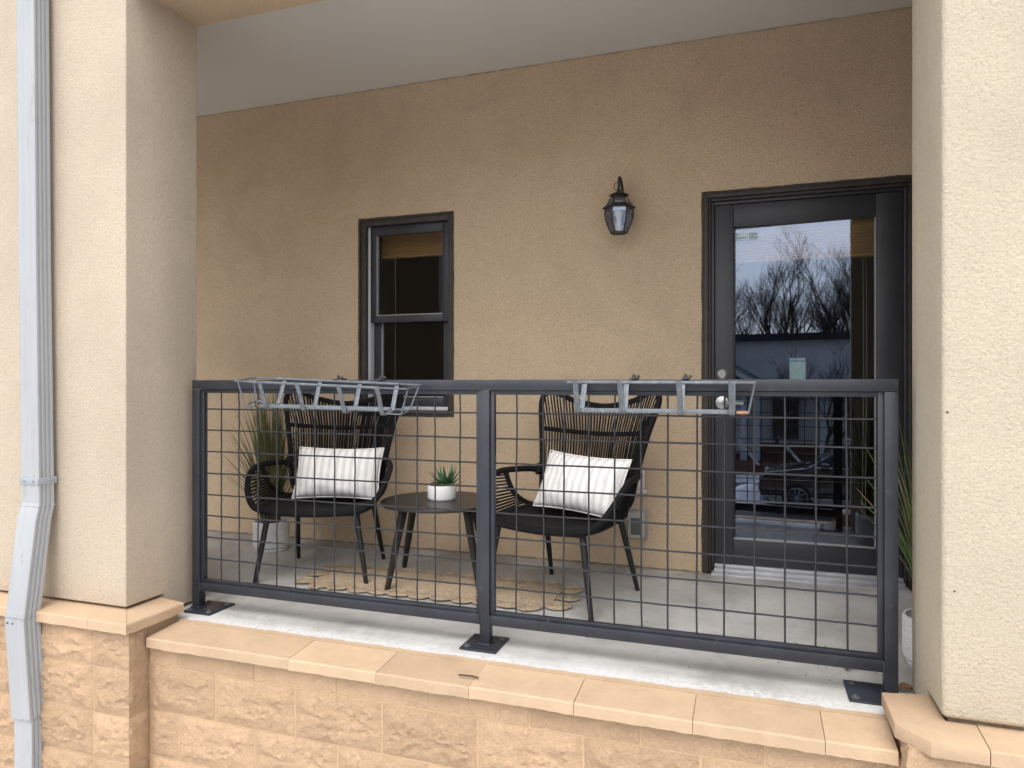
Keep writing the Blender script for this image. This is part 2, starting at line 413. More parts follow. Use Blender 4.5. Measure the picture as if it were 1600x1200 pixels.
# ------------------------------------------------------------------ mesh helpers
class MB:
    def __init__(s): s.v = []; s.f = []; s.mi = []; s.cur = 0
    def add(s, vs, fs):
        o = len(s.v); s.v += [tuple(p) for p in vs]
        for f in fs: s.f.append([i+o for i in f]); s.mi.append(s.cur)
    def box(s, x0, x1, y0, y1, z0, z1):
        s.add([(x0,y0,z0),(x1,y0,z0),(x1,y1,z0),(x0,y1,z0),(x0,y0,z1),(x1,y0,z1),(x1,y1,z1),(x0,y1,z1)],
              [(0,3,2,1),(4,5,6,7),(0,1,5,4),(1,2,6,5),(2,3,7,6),(3,0,4,7)])
    def hexa(s, p):   # 8 points, bottom ring then top ring (counter-clockwise from above)
        s.add(p, [(0,3,2,1),(4,5,6,7),(0,1,5,4),(1,2,6,5),(2,3,7,6),(3,0,4,7)])
    def extr_x(s, prof, x0, x1):   # profile list of (y,z), counter-clockwise seen from +x
        n = len(prof)
        s.add([(x0,y,z) for y,z in prof]+[(x1,y,z) for y,z in prof],
              [tuple(range(n-1,-1,-1)), tuple(range(n,2*n))]+[(i,(i+1)%n,n+(i+1)%n,n+i) for i in range(n)])
    def prism_z(s, prof, z0, z1):  # profile list of (x,y) counter-clockwise
        n = len(prof)
        s.add([(x,y,z0) for x,y in prof]+[(x,y,z1) for x,y in prof],
              [tuple(range(n-1,-1,-1)), tuple(range(n,2*n))]+[(i,(i+1)%n,n+(i+1)%n,n+i) for i in range(n)])
    def tube(s, pts, r, n=8, closed=False, flat=None):
        pts = [Vector(p) for p in pts]; m = len(pts)
        rs = r if isinstance(r, (list, tuple)) else [r]*m
        prev = None; rings = []
        for i, p in enumerate(pts):
            if closed: t = pts[(i+1)%m]-pts[i-1]
            else: t = pts[min(i+1,m-1)]-pts[max(i-1,0)]
            if t.length < 1e-9: t = Vector((0,0,1))
            t.normalize()
            if prev is None:
                a = Vector((0,0,1)) if abs(t.z) < 0.9 else Vector((1,0,0))
                u = (a - t*a.dot(t)).normalized()
            else:
                u = prev - t*prev.dot(t)
                u = u.normalized() if u.length > 1e-6 else t.orthogonal().normalized()
            prev = u; w = t.cross(u)
            fu, fw = (1,1) if flat is None else flat
            rings.append([p+(u*math.cos(2*math.pi*k/n)*fu+w*math.sin(2*math.pi*k/n)*fw)*rs[i] for k in range(n)])
        vs = [q for g in rings for q in g]; fs = []
        for i in range(m if closed else m-1):
            a, b = i*n, ((i+1)%m)*n
            for k in range(n): fs.append((a+k, a+(k+1)%n, b+(k+1)%n, b+k))
        if not closed:
            fs.append(tuple(range(n-1,-1,-1))); fs.append(tuple(range((m-1)*n, m*n)))
        s.add(vs, fs)
    def lathe(s, prof, c=(0,0,0), n=32, close=False):   # prof (r,z)
        m = len(prof)
        vs = [(c[0]+r*math.cos(2*math.pi*k/n), c[1]+r*math.sin(2*math.pi*k/n), c[2]+z) for r, z in prof for k in range(n)]
        fs = [(i*n+k, i*n+(k+1)%n, (i+1)*n+(k+1)%n, (i+1)*n+k) for i in range(m-1) for k in range(n)]
        if close:
            fs += [((m-1)*n+k, (m-1)*n+(k+1)%n, (k+1)%n, k) for k in range(n)]
        else:
            fs.append(tuple(range(n-1,-1,-1))); fs.append(tuple(range((m-1)*n, m*n)))
        s.add(vs, fs)
    def disc(s, c, axis, r, th, n=20):
        s.tube([Vector(c), Vector(c)+Vector(axis).normalized()*th], r, n)
    def strap(s, pts, w, t, side=Vector((1,0,0))):   # flat bar along pts, width along side
        pts = [Vector(p) for p in pts]; m = len(pts); vs = []; fs = []
        for i, p in enumerate(pts):
            d = (pts[min(i+1,m-1)]-pts[max(i-1,0)]).normalized()
            nrm = d.cross(side).normalized()
            vs += [p-side*w/2-nrm*t/2, p+side*w/2-nrm*t/2, p+side*w/2+nrm*t/2, p-side*w/2+nrm*t/2]
        for i in range(m-1):
            a, b = i*4, i*4+4
            for k in range(4): fs.append((a+k, a+(k+1)%4, b+(k+1)%4, b+k))
        fs += [(3,2,1,0), tuple(range((m-1)*4, m*4))]
        s.add(vs, fs)
    def build(s, name, mats, parent=None, smooth=False, bevel=0.0, seg=2, ang=35):
        me = bpy.data.meshes.new(name)
        me.from_pydata(s.v, [], s.f)
        if not isinstance(mats, (list, tuple)): mats = [mats]
        for m in mats: me.materials.append(m)
        for p, i in zip(me.polygons, s.mi): p.material_index = i
        bm = bmesh.new(); bm.from_mesh(me)
        bmesh.ops.recalc_face_normals(bm, faces=bm.faces)
        if bevel > 0:
            es = [e for e in bm.edges if len(e.link_faces) == 2 and e.calc_face_angle(0) > math.radians(30)]
            bmesh.ops.bevel(bm, geom=es, offset=bevel, segments=seg, profile=0.5, affect='EDGES', clamp_overlap=True)
        bm.to_mesh(me); bm.free()
        if smooth or bevel > 0:
            for p in me.polygons: p.use_smooth = True
            me.set_sharp_from_angle(angle=math.radians(ang))
        o = bpy.data.objects.new(name, me)
        COL.objects.link(o)
        if parent is not None: o.parent = parent
        return o

def tag(o, label=None, cat=None, group=None, kind=None):
    if label: o['label'] = label
    if cat: o['category'] = cat
    if group: o['group'] = group
    if kind: o['kind'] = kind
    return o
def thing(name, label, cat, loc=(0,0,0), rz=0.0, group=None):
    o = bpy.data.objects.new(name, None); COL.objects.link(o)
    o.empty_display_size = 0.1
    o.location = loc; o.rotation_euler = (0,0,rz)
    return tag(o, label, cat, group)
def copy_tree(o, parent=None):
    c = o.copy(); COL.objects.link(c)
    if parent is not None: c.parent = parent
    for ch in list(o.children): copy_tree(ch, c)
    return c
def smooth_path(pts, k=6, closed=False):
    P = [Vector(p) for p in pts]; n = len(P); out = []
    segs = n if closed else n-1
    for i in range(segs):
        if closed: p0, p1, p2, p3 = P[i-1], P[i], P[(i+1)%n], P[(i+2)%n]
        else: p0, p1, p2, p3 = P[max(i-1,0)], P[i], P[i+1], P[min(i+2,n-1)]
        for j in range(k):
            t = j/k
            out.append(0.5*((2*p1)+(-p0+p2)*t+(2*p0-5*p1+4*p2-p3)*t*t+(-p0+3*p1-3*p2+p3)*t**3))
    if not closed: out.append(P[-1])
    return out
def at_param(path, t):
    L = [0.0]
    for a, b in zip(path, path[1:]): L.append(L[-1]+(b-a).length)
    d = t*L[-1]
    for i in range(len(path)-1):
        if d <= L[i+1]+1e-9:
            f = (d-L[i])/max(L[i+1]-L[i], 1e-9)
            return path[i].lerp(path[i+1], f)
    return path[-1]

# ------------------------------------------------------------------ key dimensions
WALL_Y = 4.06
CEIL = 3.004
LX, RX = -2.55, 0.525            # inner side faces of the two columns
COL_F, COL_B = 2.31, 2.72        # column front and back
GROUND = -2.3
WF0 = 2.338

# ------------------------------------------------------------------ ground and street
b = MB(); b.box(-400, 400, -500, 60, GROUND-0.4, GROUND)
tag(b.build('ground', M['ground']), kind='structure')
b = MB(); b.box(-300, 300, -15.5, -8.6, GROUND+0.004, GROUND+0.008)
tag(b.build('road', M['asphalt']), kind='structure')
b = MB(); b.box(-300, 300, -8.6, -8.42, GROUND+0.004, GROUND+0.12); b.box(-300, 300, -15.68, -15.5, GROUND+0.004, GROUND+0.12)
tag(b.build('kerb', M['walk']), kind='structure')
b = MB(); b.box(-300, 300, -6.6, -5.1, GROUND+0.004, GROUND+0.03); b.box(-300, 300, -18.2, -16.9, GROUND+0.004, GROUND+0.03)
tag(b.build('pavement', M['walk']), kind='structure')

b = MB(); b.box(-300, 300, -5.1, 1.9, GROUND+0.004, GROUND+0.02)  # pale ground out of view, added to bounce light up to the ceiling
tag(b.build('bounce_ground', M['walk']), kind='structure')

def snow_mound(x0, x1, y0, y1, h, seed):
    b = MB(); nx, ny = 40, 10; vs = []; fs = []
    for j in range(ny+1):
        for i in range(nx+1):
            u, v = i/nx, j/ny
            e = (1-abs(2*u-1)**6)*(1-abs(2*v-1)**2.5)
            n = noise.noise(Vector((u*9+seed, v*3, seed)))
            wob = 0.35*noise.noise(Vector((u*5, seed, 1.3)))
            vs.append((x0+(x1-x0)*u, y0+(y1-y0)*v+wob, GROUND-0.02+h*max(0, e)*(0.75+0.55*n)))
    for j in range(ny):
        for i in range(nx):
            a = j*(nx+1)+i; fs.append((a, a+1, a+nx+2, a+nx+1))
    b.add(vs, fs)
    return tag(b.build('snow_bank', M['snow'], smooth=True, ang=80), kind='structure')
snow_mound(-9, 6.5, -8.55, -6.75, 0.16, 3.1)
snow_mound(-6.0, -1.15, -12.9, -10.9, 0.75, 7.7)
snow_mound(-14, 16, -17.3, -15.9, 0.30, 5.2)
snow_mound(-12, 9, -4.6, -0.6, 0.10, 9.4)

# ------------------------------------------------------------------ building shell
def wall_with_holes(x0, x1, z0, z1, y0, y1, holes):
    b = MB()
    xs = sorted({x0, x1, *[h[0] for h in holes], *[h[1] for h in holes]})
    zs = sorted({z0, z1, *[h[2] for h in holes], *[h[3] for h in holes]})
    idx = {}
    def hole(i, k):
        cx, cz = (xs[i]+xs[i+1])/2, (zs[k]+zs[k+1])/2
        return any(h[0] < cx < h[1] and h[2] < cz < h[3] for h in holes)
    def vid(i, k, y):
        key = (i, k, y)
        if key not in idx: idx[key] = len(b.v); b.v.append((xs[i], y, zs[k]))
        return idx[key]
    nx, nz = len(xs)-1, len(zs)-1
    def solid(i, k): return 0 <= i < nx and 0 <= k < nz and not hole(i, k)
    for i in range(nx):
        for k in range(nz):
            if not solid(i, k): continue
            b.f.append([vid(i,k,y0), vid(i+1,k,y0), vid(i+1,k+1,y0), vid(i,k+1,y0)])
            b.f.append([vid(i,k,y1), vid(i,k+1,y1), vid(i+1,k+1,y1), vid(i+1,k,y1)])
            if not solid(i-1, k): b.f.append([vid(i,k,y0), vid(i,k+1,y0), vid(i,k+1,y1), vid(i,k,y1)])
            if not solid(i+1, k): b.f.append([vid(i+1,k,y0), vid(i+1,k,y1), vid(i+1,k+1,y1), vid(i+1,k+1,y0)])
            if not solid(i, k-1): b.f.append([vid(i,k,y0), vid(i,k,y1), vid(i+1,k,y1), vid(i+1,k,y0)])
            if not solid(i, k+1): b.f.append([vid(i,k+1,y0), vid(i+1,k+1,y0), vid(i+1,k+1,y1), vid(i,k+1,y1)])
    b.mi = [0]*len(b.f)
    return b
WIN = (-2.455, -1.785, 0.862, 2.147)
DOOR = (-0.25, 0.815, 0.0, 2.132)
rw = wall_with_holes(-6.6, 1.6, 0.0, CEIL+0.3, WALL_Y, WALL_Y+0.2, [WIN, DOOR])
back_wall = tag(rw.build('back_wall', M['stucco_in']), 'tan stucco back wall of the porch, behind the two chairs', 'wall')
b = MB(); b.box(-6.8, -6.6, COL_F, WALL_Y+0.2, GROUND, CEIL+0.3)
tag(b.build('end_wall', M['stucco_in']), 'tan stucco end wall closing the porch far to the left', 'wall')
b = MB(); b.box(1.6, 1.8, COL_B, WALL_Y+0.2, -0.2, CEIL+0.3)
tag(b.build('end_wall', M['stucco_in']), 'tan stucco end wall closing the porch behind the right column', 'wall')
b = MB(); b.box(-6.6, 1.6, COL_B-0.0, WALL_Y, CEIL, CEIL+0.25)
tag(b.build('ceiling', M['ceiling']), kind='structure')
# thin caulk bead where ceiling meets the wall
# floor slab with slightly ragged painted front edge
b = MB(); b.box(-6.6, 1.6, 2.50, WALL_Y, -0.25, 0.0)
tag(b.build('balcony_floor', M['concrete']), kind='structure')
# header beam: soffit at 2.80
b = MB(); b.box(LX-0.003, RX+0.003, COL_F, COL_B, 2.80, 3.9)
tag(b.build('header_beam', M['stucco_in'], bevel=0.008), 'tan stucco header beam over the railed porch opening, between the two columns', 'beam')
# the porch runs on into a second bay beyond the left column
b = MB(); b.box(-6.6, -3.66, COL_F, COL_B, 2.80, 3.9)
tag(b.build('header_beam', M['stucco'], bevel=0.008), 'tan stucco header beam over the next porch bay, left of the downspout', 'beam')
b = MB(); b.box(-6.6, -3.66, WF0, 2.50, GROUND, -0.02)
tag(b.build('low_wall', M['mortar']), 'plain low wall of the next porch bay, left of the downspout', 'wall')
b = MB(); b.box(-6.8, 1.8, COL_B, WALL_Y+0.2, CEIL+0.3, 6.2)
tag(b.build('upper_storey', M['stucco']), 'stucco upper storey of the building above the porch ceiling', 'wall')

# dark caulk / dirt seam where wall meets floor
def wobble_line(name, x0, x1, y, z, r, mat, parent, seed, n=60):
    b = MB()
    pts = [(x0+(x1-x0)*i/n, y+0.004*noise.noise(Vector((i*0.7, seed, 0))), z) for i in range(n+1)]
    rs = [max(0.001, r*(0.7+0.8*noise.noise(Vector((i*1.3, seed, 5))))) for i in range(n+1)]
    b.tube(pts, rs, 5)
    return b.build(name, mat, parent, smooth=True)
wobble_line('ceiling_caulk', -6.55, 1.55, WALL_Y-0.002, CEIL-0.003, 0.006, plain('ceiling_caulk', (0.36, 0.28, 0.19), 0.9, var=0.4, vscale=14), back_wall, 7.1, 200)
wobble_line('floor_caulk', -6.55, -0.27, WALL_Y-0.002, 0.003, 0.009, plain('dirty_caulk', (0.20, 0.17, 0.13), 0.9, var=0.5, vscale=14), back_wall, 2.2, 160)

# ------------------------------------------------------------------ split-face blocks
def rough_block(w, h, seed, side=None, sd=0.12, amp=0.030, smoothface=False):
    """block with chiselled front (-y); local origin at lower-left-front; side='r'/'l' adds a rough return of depth sd"""
    b = MB(); nx, nz = max(6, int(w/0.0095)), max(5, int(h/0.0095))
    ns = 10
    cols = []   # (x, y, normal, edge distance)
    for i in range(nx+1): cols.append((w*i/nx, 0.0, Vector((0,-1,0))))
    if side == 'r':
        cols[-1] = (w, 0.0, Vector((0.6,-0.6,0)))
        for k in range(1, ns+1): cols.append((w, sd*k/ns, Vector((1,0,0))))
    if side == 'l':
        cols[0] = (0.0, 0.0, Vector((-0.6,-0.6,0)))
        cols = [(0.0, sd*k/ns, Vector((-1,0,0))) for k in range(ns, 0, -1)]+cols
    n = len(cols); vs = []; fs = []
    for k in range(nz+1):
        z = h*k/nz
        for i, (x, y, nr) in enumerate(cols):
            e = min(1, min(i, n-1-i, k, nz-k)/4.5)
            p = Vector((x*7+seed*7.3, z*11+y*7, seed*3.1))
            d = noise.noise(p)*0.8+0.6*(1-2*abs(noise.noise(p*2.2)))+0.5*(0.5-abs(noise.noise(p*4.3)))*1.6+0.48*noise.noise(p*8.5)+0.36*noise.noise(p*16)
            d = amp*(0.32*e**0.7+0.40*(d-0.55)*(0.12+0.88*e)) if not smoothface else amp*0.12*d
            q = Vector((x, y, z))+nr*d
            if k in (0, nz): q.z = z
            vs.append(q)
    for k in range(nz):
        for i in range(n-1):
            a = k*n+i; fs.append((a, a+1, a+n+1, a+n))
    # rim back into the mortar
    per = [i for i in range(n)]+[k*n+n-1 for k in range(1, nz+1)]+[nz*n+i for i in range(n-2, -1, -1)]+[k*n for k in range(nz-1, 0, -1)]
    o = len(vs)
    for q in per:
        p = vs[q]; i = q % n; nr = cols[i][2]
        vs.append(Vector((p.x, p.y, p.z))-nr*0.03)
    m = len(per)
    for i in range(m): fs.append((per[i], o+i, o+(i+1)%m, per[(i+1)%m]))
    b.add(vs, fs)
    return b
block_cache = {}
def put_block(parent, x, y, z, w, h, variant, side=None, sd=0.12, amp=0.030, sm=False):
    key = (round(w,3), round(h,3), variant, side, sd, amp, sm)
    if key not in block_cache:
        o = rough_block(w, h, variant+len(block_cache)*0.37, side, sd, amp, sm).build('block', M['block'], parent, smooth=True, ang=50)
        block_cache[key] = o.data
    else:
        o = bpy.data.objects.new('block', block_cache[key]); COL.objects.link(o); o.parent = parent
    o.location = (x, y, z)
    return o
G = 0.008
# low wall between the columns
PIL_F = 2.235
lw = thing('low_wall', 'low split face block wall below the railing, capped with sloping tan tiles', 'wall')
b = MB(); b.box(-2.448, 0.428, 2.3392, 2.50, GROUND, -0.05)
b.build('wall_core', M['mortar'], lw)
WF = 2.338
def course(z0, z1, joints, amp=0.030, sm=False, y=WF):
    xs = [-2.446]+joints+[0.426]
    for i, (a, c) in enumerate(zip(xs, xs[1:])):
        put_block(lw, a+G/2, y, z0+G/2, c-a-G, z1-z0-G, i % 3, None, 0.12, amp, sm)
JA = [-2.097+0.389*k for k in range(7)]
JB = [-2.290+0.389*k for k in range(7)]
course(-0.140, -0.052, JB, 0.012, True, 2.338)
course(-0.335, -0.140, JA)
course(-0.530, -0.335, JB)
course(-0.725, -0.530, JA)
course(-0.920, -0.725, JB)
course(-1.115, -0.920, JA)
# sloping cap tiles
def quad_cap(parent, name, o0, o1, i1, i0, zo, zi, th, mat, bev=0.004):
    """slab: outer edge o0-o1 (top at zo), inner edge i0-i1 (top at zi), xy points; counter-clockwise from above o0,o1,i1,i0"""
    b = MB()
    nseg = 14
    vs = []; fs = []
    P = lambda t, s: Vector(((o0[0]*(1-t)+o1[0]*t)*(1-s)+(i0[0]*(1-t)+i1[0]*t)*s, (o0[1]*(1-t)+o1[1]*t)*(1-s)+(i0[1]*(1-t)+i1[1]*t)*s, 0))
    prof = [(0.0, 1, -th), (0.0, 1, -0.006), (0.03, 1, -0.0005), (1.0, 0, 0.0), (1.0, 0, -th)]
    sd = random.uniform(0, 99)
    for k in range(nseg+1):
        t = k/nseg
        jit = 0.0022*noise.noise(Vector((t*7, sd, 0)))+0.0015*noise.noise(Vector((t*23, sd, 4)))
        for (s_, outer, dz) in prof:
            p = P(t, s_)
            zt = zo+(zi-zo)*s_
            nrm = (P(t, 1)-P(t, 0)).normalized()
            if outer: p = p+nrm*jit*(1 if dz > -th else 1.8)
            vs.append((p.x, p.y, zt+dz+(jit*0.5 if dz == -th else 0)))
    m = len(prof)
    for k in range(nseg):
        for j in range(m): a = k*m+j; c = k*m+(j+1)%m; fs.append((a, c, c+m, a+m))
    fs.append(tuple(range(m))); fs.append(tuple(range(nseg*m+m-1, nseg*m-1, -1)))
    b.add(vs, fs)
    return b.build(name, mat, parent, smooth=True, ang=28)
random.seed(11)
tj = [-2.428, -2.094, -1.712, -1.323, -0.949, -0.566, -0.175, 0.215, 0.412]
for a, c in zip(tj, tj[1:]):
    dz = random.uniform(-0.0015, 0.0015)
    quad_cap(lw, 'cap_tile', (a+0.0009, 2.30), (c-0.0009, 2.30), (c-0.0009, 2.474), (a+0.0009, 2.474), -0.012+dz, 0.001+dz, 0.042, M['cap'])
# painted mortar strip between tiles and slab, ragged rear edge
b = MB(); n = 220; vs = []; fs = []
for i in range(n+1):
    x = -2.43+(0.415+2.43)*i/n
    yy = 2.507+0.010*noise.noise(Vector((x*6, 1, 0)))+0.007*noise.noise(Vector((x*22, 2, 0)))
    vs += [(x, 2.477, -0.05), (x, 2.477, 0.0035), (x, yy-0.004, 0.0045), (x, yy, -0.01)]
for i in range(n):
    for k in range(3): a = i*4+k; fs.append((a, a+4, a+5, a+1))
b.add(vs, fs)
b.build('mortar_strip', M['cap'], lw, smooth=True)

# ------------------------------------------------------------------ columns on block plinths
def column(mirror, label, smat, bev):
    t = thing('stucco_column', label, 'column')
    s = -1 if mirror else 1
    X = (lambda x: x) if not mirror else (lambda x: (LX+RX)-x)
    # shaft, stepped at the foot where the cap tucks under it
    b = MB()
    prof = [(COL_F, 0.10), (2.52, 0.10), (2.52, 0.016), (COL_B, 0.016), (COL_B, 4.2), (COL_F, 4.2)]
    XE = -3.65 if not mirror else -4.6
    xa, xb = (X(XE), X(LX)) if not mirror else (X(LX), X(XE))
    b.extr_x(prof, xa, xb)
    b.build('shaft', smat, t, bevel=bev, seg=3)
    # plinth core
    b = MB(); xs = sorted((X(XE-0.1), X(-2.4512)))
    b.box(xs[0], xs[1], PIL_F+0.0012, 2.50, GROUND, 0.035); b.build('plinth_core', M['mortar'], t)
    b = MB(); xs = sorted((X(XE-0.01), X(-2.57)))
    b.box(xs[0], xs[1], COL_F+0.022, 2.50, 0.036, 0.099); b.build('flashing', plain('flashing', (0.16, 0.12, 0.08), 0.8, var=0.5, vscale=20), t)
    zc = [0.036, -0.135, -0.328, -0.522, -0.716, -0.910, -1.104]
    for k in range(6):
        z1, z0 = zc[k], zc[k+1]
        bx = [-2.450, -2.650, -3.040, -3.430, -3.755]
        for i in range(4):
            a, c = bx[i+1], bx[i]
            xl = X(a) if not mirror else X(c)
            side = (('l' if mirror else 'r') if i == 0 else None)
            put_block(t, xl+G/2 if side != 'l' else xl, PIL_F, z0+G/2, (c-a)-G if side is None else (c-a)-G/2, z1-z0-G, (i+k) % 3, side, 0.10, 0.032)
    # cap: front run, mitred corner, return
    zo, zi, th = 0.076, 0.088, 0.043
    yo, yi = 2.20, 2.328
    xo, xi = -2.424, -2.563
    e = 0.0009
    fr = [(-3.775 if not mirror else -4.6, -3.42), (-3.42, -3.03), (-3.03, -2.64)]
    for a, c in fr:
        p, q = X(a+e), X(c-e)
        if p > q: p, q = q, p
        quad_cap(t, 'cap_tile', (p, yo), (q, yo), (q, yi), (p, yi), zo, zi, th, M['cap'])
    if not mirror:
        quad_cap(t, 'cap_tile', (-2.64+e, yo), (xo-e, yo), (xi-e, yi), (-2.64+e, yi), zo, zi, th, M['cap'])
        quad_cap(t, 'cap_tile', (xo, yo+e), (xo, 2.505), (xi, 2.505), (xi, yi+e), zo, zi, th, M['cap'])
    else:
        # the right cap's corner is broken off
        b = MB()
        o = [(X(-2.64+e), yo), (X(xi), yi), (X(-2.64+e), yi)]
        pts = [(X(xo), 2.505), (X(xo)+0.0, yo+0.09), (X(xo)+0.075, yo), (X(-2.64+e), yo), (X(-2.64+e), yi), (X(xi), yi), (X(xi), 2.505)]
        zt = [zo, zo, zo, zo, zi, zi, zi]
        nn = len(pts)
        vs = [(p[0], p[1], z-th) for p, z in zip(pts, zt)]+[(p[0], p[1], z) for p, z in zip(pts, zt)]
        # top split in two quads fans to stay planar enough
        fs = [tuple(range(nn-1, -1, -1))]+[(i, (i+1)%nn, nn+(i+1)%nn, nn+i) for i in range(nn)]
        fs += [(nn+0, nn+1, nn+5, nn+6), (nn+1, nn+2, nn+5), (nn+2, nn+3, nn+4, nn+5)]
        b.add(vs, fs)
        b.build('cap_tile', M['cap'], t, bevel=0.003)
    return t
colL = column(False, 'left stucco column on block plinth, beside the downspout', M['stucco'], 0.006)
colR = column(True, 'right stucco column on block plinth with a chipped cap corner', M['stucco_r'], 0.016)

# small screw hole / pit marks on the right column
for (x, z, q) in ((0.538, 0.985, 0.0032), (0.556, 0.47, 0.0030)):
    b = MB(); b.tube([(x, COL_F-0.0015, z), (x, COL_F+0.004, z)], q, 7); b.build('nail_hole', M['twig'], colR)

# ------------------------------------------------------------------ downspout
def ds_section(xc, yf, w=0.108, d=0.078):
    """corrugated rectangular outline, counter-clockwise from above, front face at yf (toward -y)"""
    pts = []
    x0, x1, y0, y1 = xc-w/2, xc+w/2, yf, yf+d
    def run(p, q, nrm, ribs, depth=0.004):
        p = Vector((*p, 0)); q = Vector((*q, 0)); nrm = Vector((*nrm, 0)); out = [p+(q-p)*0.06]
        for k in range(ribs):
            a = 0.16+0.72*k/ribs; wd = 0.72/ribs
            for f, dd in ((0.05, 0), (0.2, depth), (0.5, depth), (0.65, 0)):
                out.append(p+(q-p)*(a+wd*f)-nrm*dd)
        out.append(p+(q-p)*0.94)
        return out
    pts += run((x0, y0), (x1, y0), (0, -1), 2, 0.0022)
    pts += run((x1, y0), (x1, y1), (1, 0), 3, 0.006)
    pts += run((x1, y1), (x0, y1), (0, 1), 2)
    pts += run((x0, y1), (x0, y0), (-1, 0), 3, 0.006)
    return [(p.x, p.y) for p in pts]
ds = thing('downspout', 'white corrugated metal downspout on the wall left of the column', 'downspout', (-3.0, 2.25, GROUND))
def pipe(name, stations, sw=0.0):
    b = MB(); rings = []
    for (xc, yf, z, grow) in stations:
        sec = ds_section(xc, yf-grow, 0.108+2*grow, 0.078+2*grow)
        rings.append([(x+3.0, y-2.25, z-GROUND) for x, y in sec])
    n = len(rings[0]); vs = [p for r in rings for p in r]; fs = []
    for i in range(len(rings)-1):
        for k in range(n): fs.append((i*n+k, i*n+(k+1)%n, (i+1)*n+(k+1)%n, (i+1)*n+k))
    fs.append(tuple(range(n-1,-1,-1))); fs.append(tuple(range((len(rings)-1)*n, len(rings)*n)))
    b.add(vs, fs)
    return b.build(name, M['spout'], ds, smooth=True, ang=40)
pipe('upper_pipe', [(-2.992, 2.212, 0.528, 0), (-3.012, 2.212, 1.6, 0), (-3.040, 2.212, 4.1, 0)])
pipe('offset_elbow', [(-2.992, 2.214, 0.56, -0.003), (-2.992, 2.209, 0.525, 0.002), (-2.993, 2.196, 0.47, 0.002), (-2.995, 2.150, 0.09, 0.002), (-2.995, 2.146, 0.055, 0.0)])
pipe('lower_elbow', [(-2.995, 2.146, 0.062, 0.003), (-2.995, 2.146, 0.02, 0.003), (-2.993, 2.168, -0.33, 0.003), (-2.993, 2.171, -0.385, 0.003)])
pipe('lower_pipe', [(-2.992, 2.175, -0.36, -0.001), (-2.990, 2.176, -0.42, -0.001), (-2.985, 2.176, GROUND+0.02, -0.001)])
for z in (0.527, 0.058, -0.385):
    yf = {0.527: 2.2085, 0.058: 2.1432, -0.385: 2.168}[z]
    b = MB(); sec = ds_section(-2.993, yf-0.0015, 0.108+0.009, 0.078+0.009)
    b.prism_z([(x+3.0, y-2.25) for x, y in sec], z-GROUND-0.003, z-GROUND+0.002)
    b.build('joint_seam', M['seam'], ds)
b = MB(); b.box(-2.993-0.0550+3.0, -2.993+0.0550+3.0, 2.2095-2.25, 2.300-2.25, 0.622-GROUND, 0.652-GROUND)
st = b.build('wall_strap', plain('strap_paint', (0.31, 0.335, 0.36), 0.5, var=0.1), ds, bevel=0.001)
for x in (-3.02, -2.965):
    b = MB(); b.disc((x+3.0, 2.2095-2.25, 0.637-GROUND), (0,-1,0), 0.0045, 0.003, 8); b.build('screw', M['boltzinc'], st)
for x in (-3.03, -2.998):
    b = MB(); b.disc((x+3.0, 2.1455-2.25-0.003, 0.035-GROUND), (0,-1,0), 0.0035, 0.003, 8); b.build('rivet', M['bolt'], ds)

# ------------------------------------------------------------------ railing
RY = 2.655      # centre plane of the frame
PW = 0.042
rail = thing('metal_railing', 'dark grey metal railing with welded wire mesh across the porch opening', 'railing', (-1.02, RY, 0.0))
ox, oy = 1.02, -RY
def rbox(name, x0, x1, y0, y1, z0, z1, mat=M['rail'], parent=rail, bevel=0.002):
    b = MB(); b.box(x0+ox, x1+ox, y0+oy, y1+oy, z0, z1)
    return b.build(name, mat, parent, bevel=bevel)
posts = [-2.478, -1.018, 0.450]
for px in posts:
    rbox('post', px-PW/2, px+PW/2, RY-PW/2, RY+PW/2, 0.008, 1.0385)
rbox('top_rail', posts[0]-PW/2, posts[2]+PW/2, RY-PW/2-0.0003, RY+PW/2+0.0003, 1.040, 1.082)
for a, c in zip(posts, posts[1:]):
    rbox('bottom_rail', a+PW/2+0.0003, c-PW/2-0.0003, RY-PW/2+0.001, RY+PW/2-0.001, 0.090, 0.130)
random.seed(4)
for k, px in enumerate(posts):
    cx = (-2.425, -1.027, 0.392)[k]
    pl = rbox('base_plate', cx-0.078, cx+0.078, 2.578, 2.748, 0.0, 0.0085)
    spots = [(-0.055, 2.602), (0.055, 2.72), (0.055, 2.602), (-0.055, 2.72)] if k != 1 else [(-0.055, 2.605), (0.055, 2.718)]
    for dx, y in spots:
        if abs(cx+dx-px) < 0.035 and abs(y-RY) < 0.035: continue
        b = MB()
        b.tube([(cx+dx+ox, y+oy, 0.0075), (cx+dx+ox, y+oy, 0.010)], 0.014, 14)
        b.tube([(cx+dx+ox, y+oy, 0.0098), (cx+dx+ox, y+oy, 0.0155)], 0.0085, 6)
        b.tube([(cx+dx+ox, y+oy, 0.015), (cx+dx+ox, y+oy, 0.018)], 0.005, 8)
        b.build('anchor_bolt', M['anchor'], pl)
    # weld bead round the foot
    b = MB(); r = PW/2+0.002; pts = []
    for q in range(32):
        a = q/32*4; s = int(a); f = a-s
        c4 = [(-r,-r),(r,-r),(r,r),(-r,r)]
        p = Vector((*c4[s], 0)).lerp(Vector((*c4[(s+1)%4], 0)), f)
        pts.append((px+p.x+ox, RY+p.y+oy, 0.010+0.002*random.random()))
    b.tube(pts, [0.004+0.002*random.random() for _ in pts], 5, closed=True)
    b.build('weld', M['rail'], pl, smooth=True)
random.seed(6)
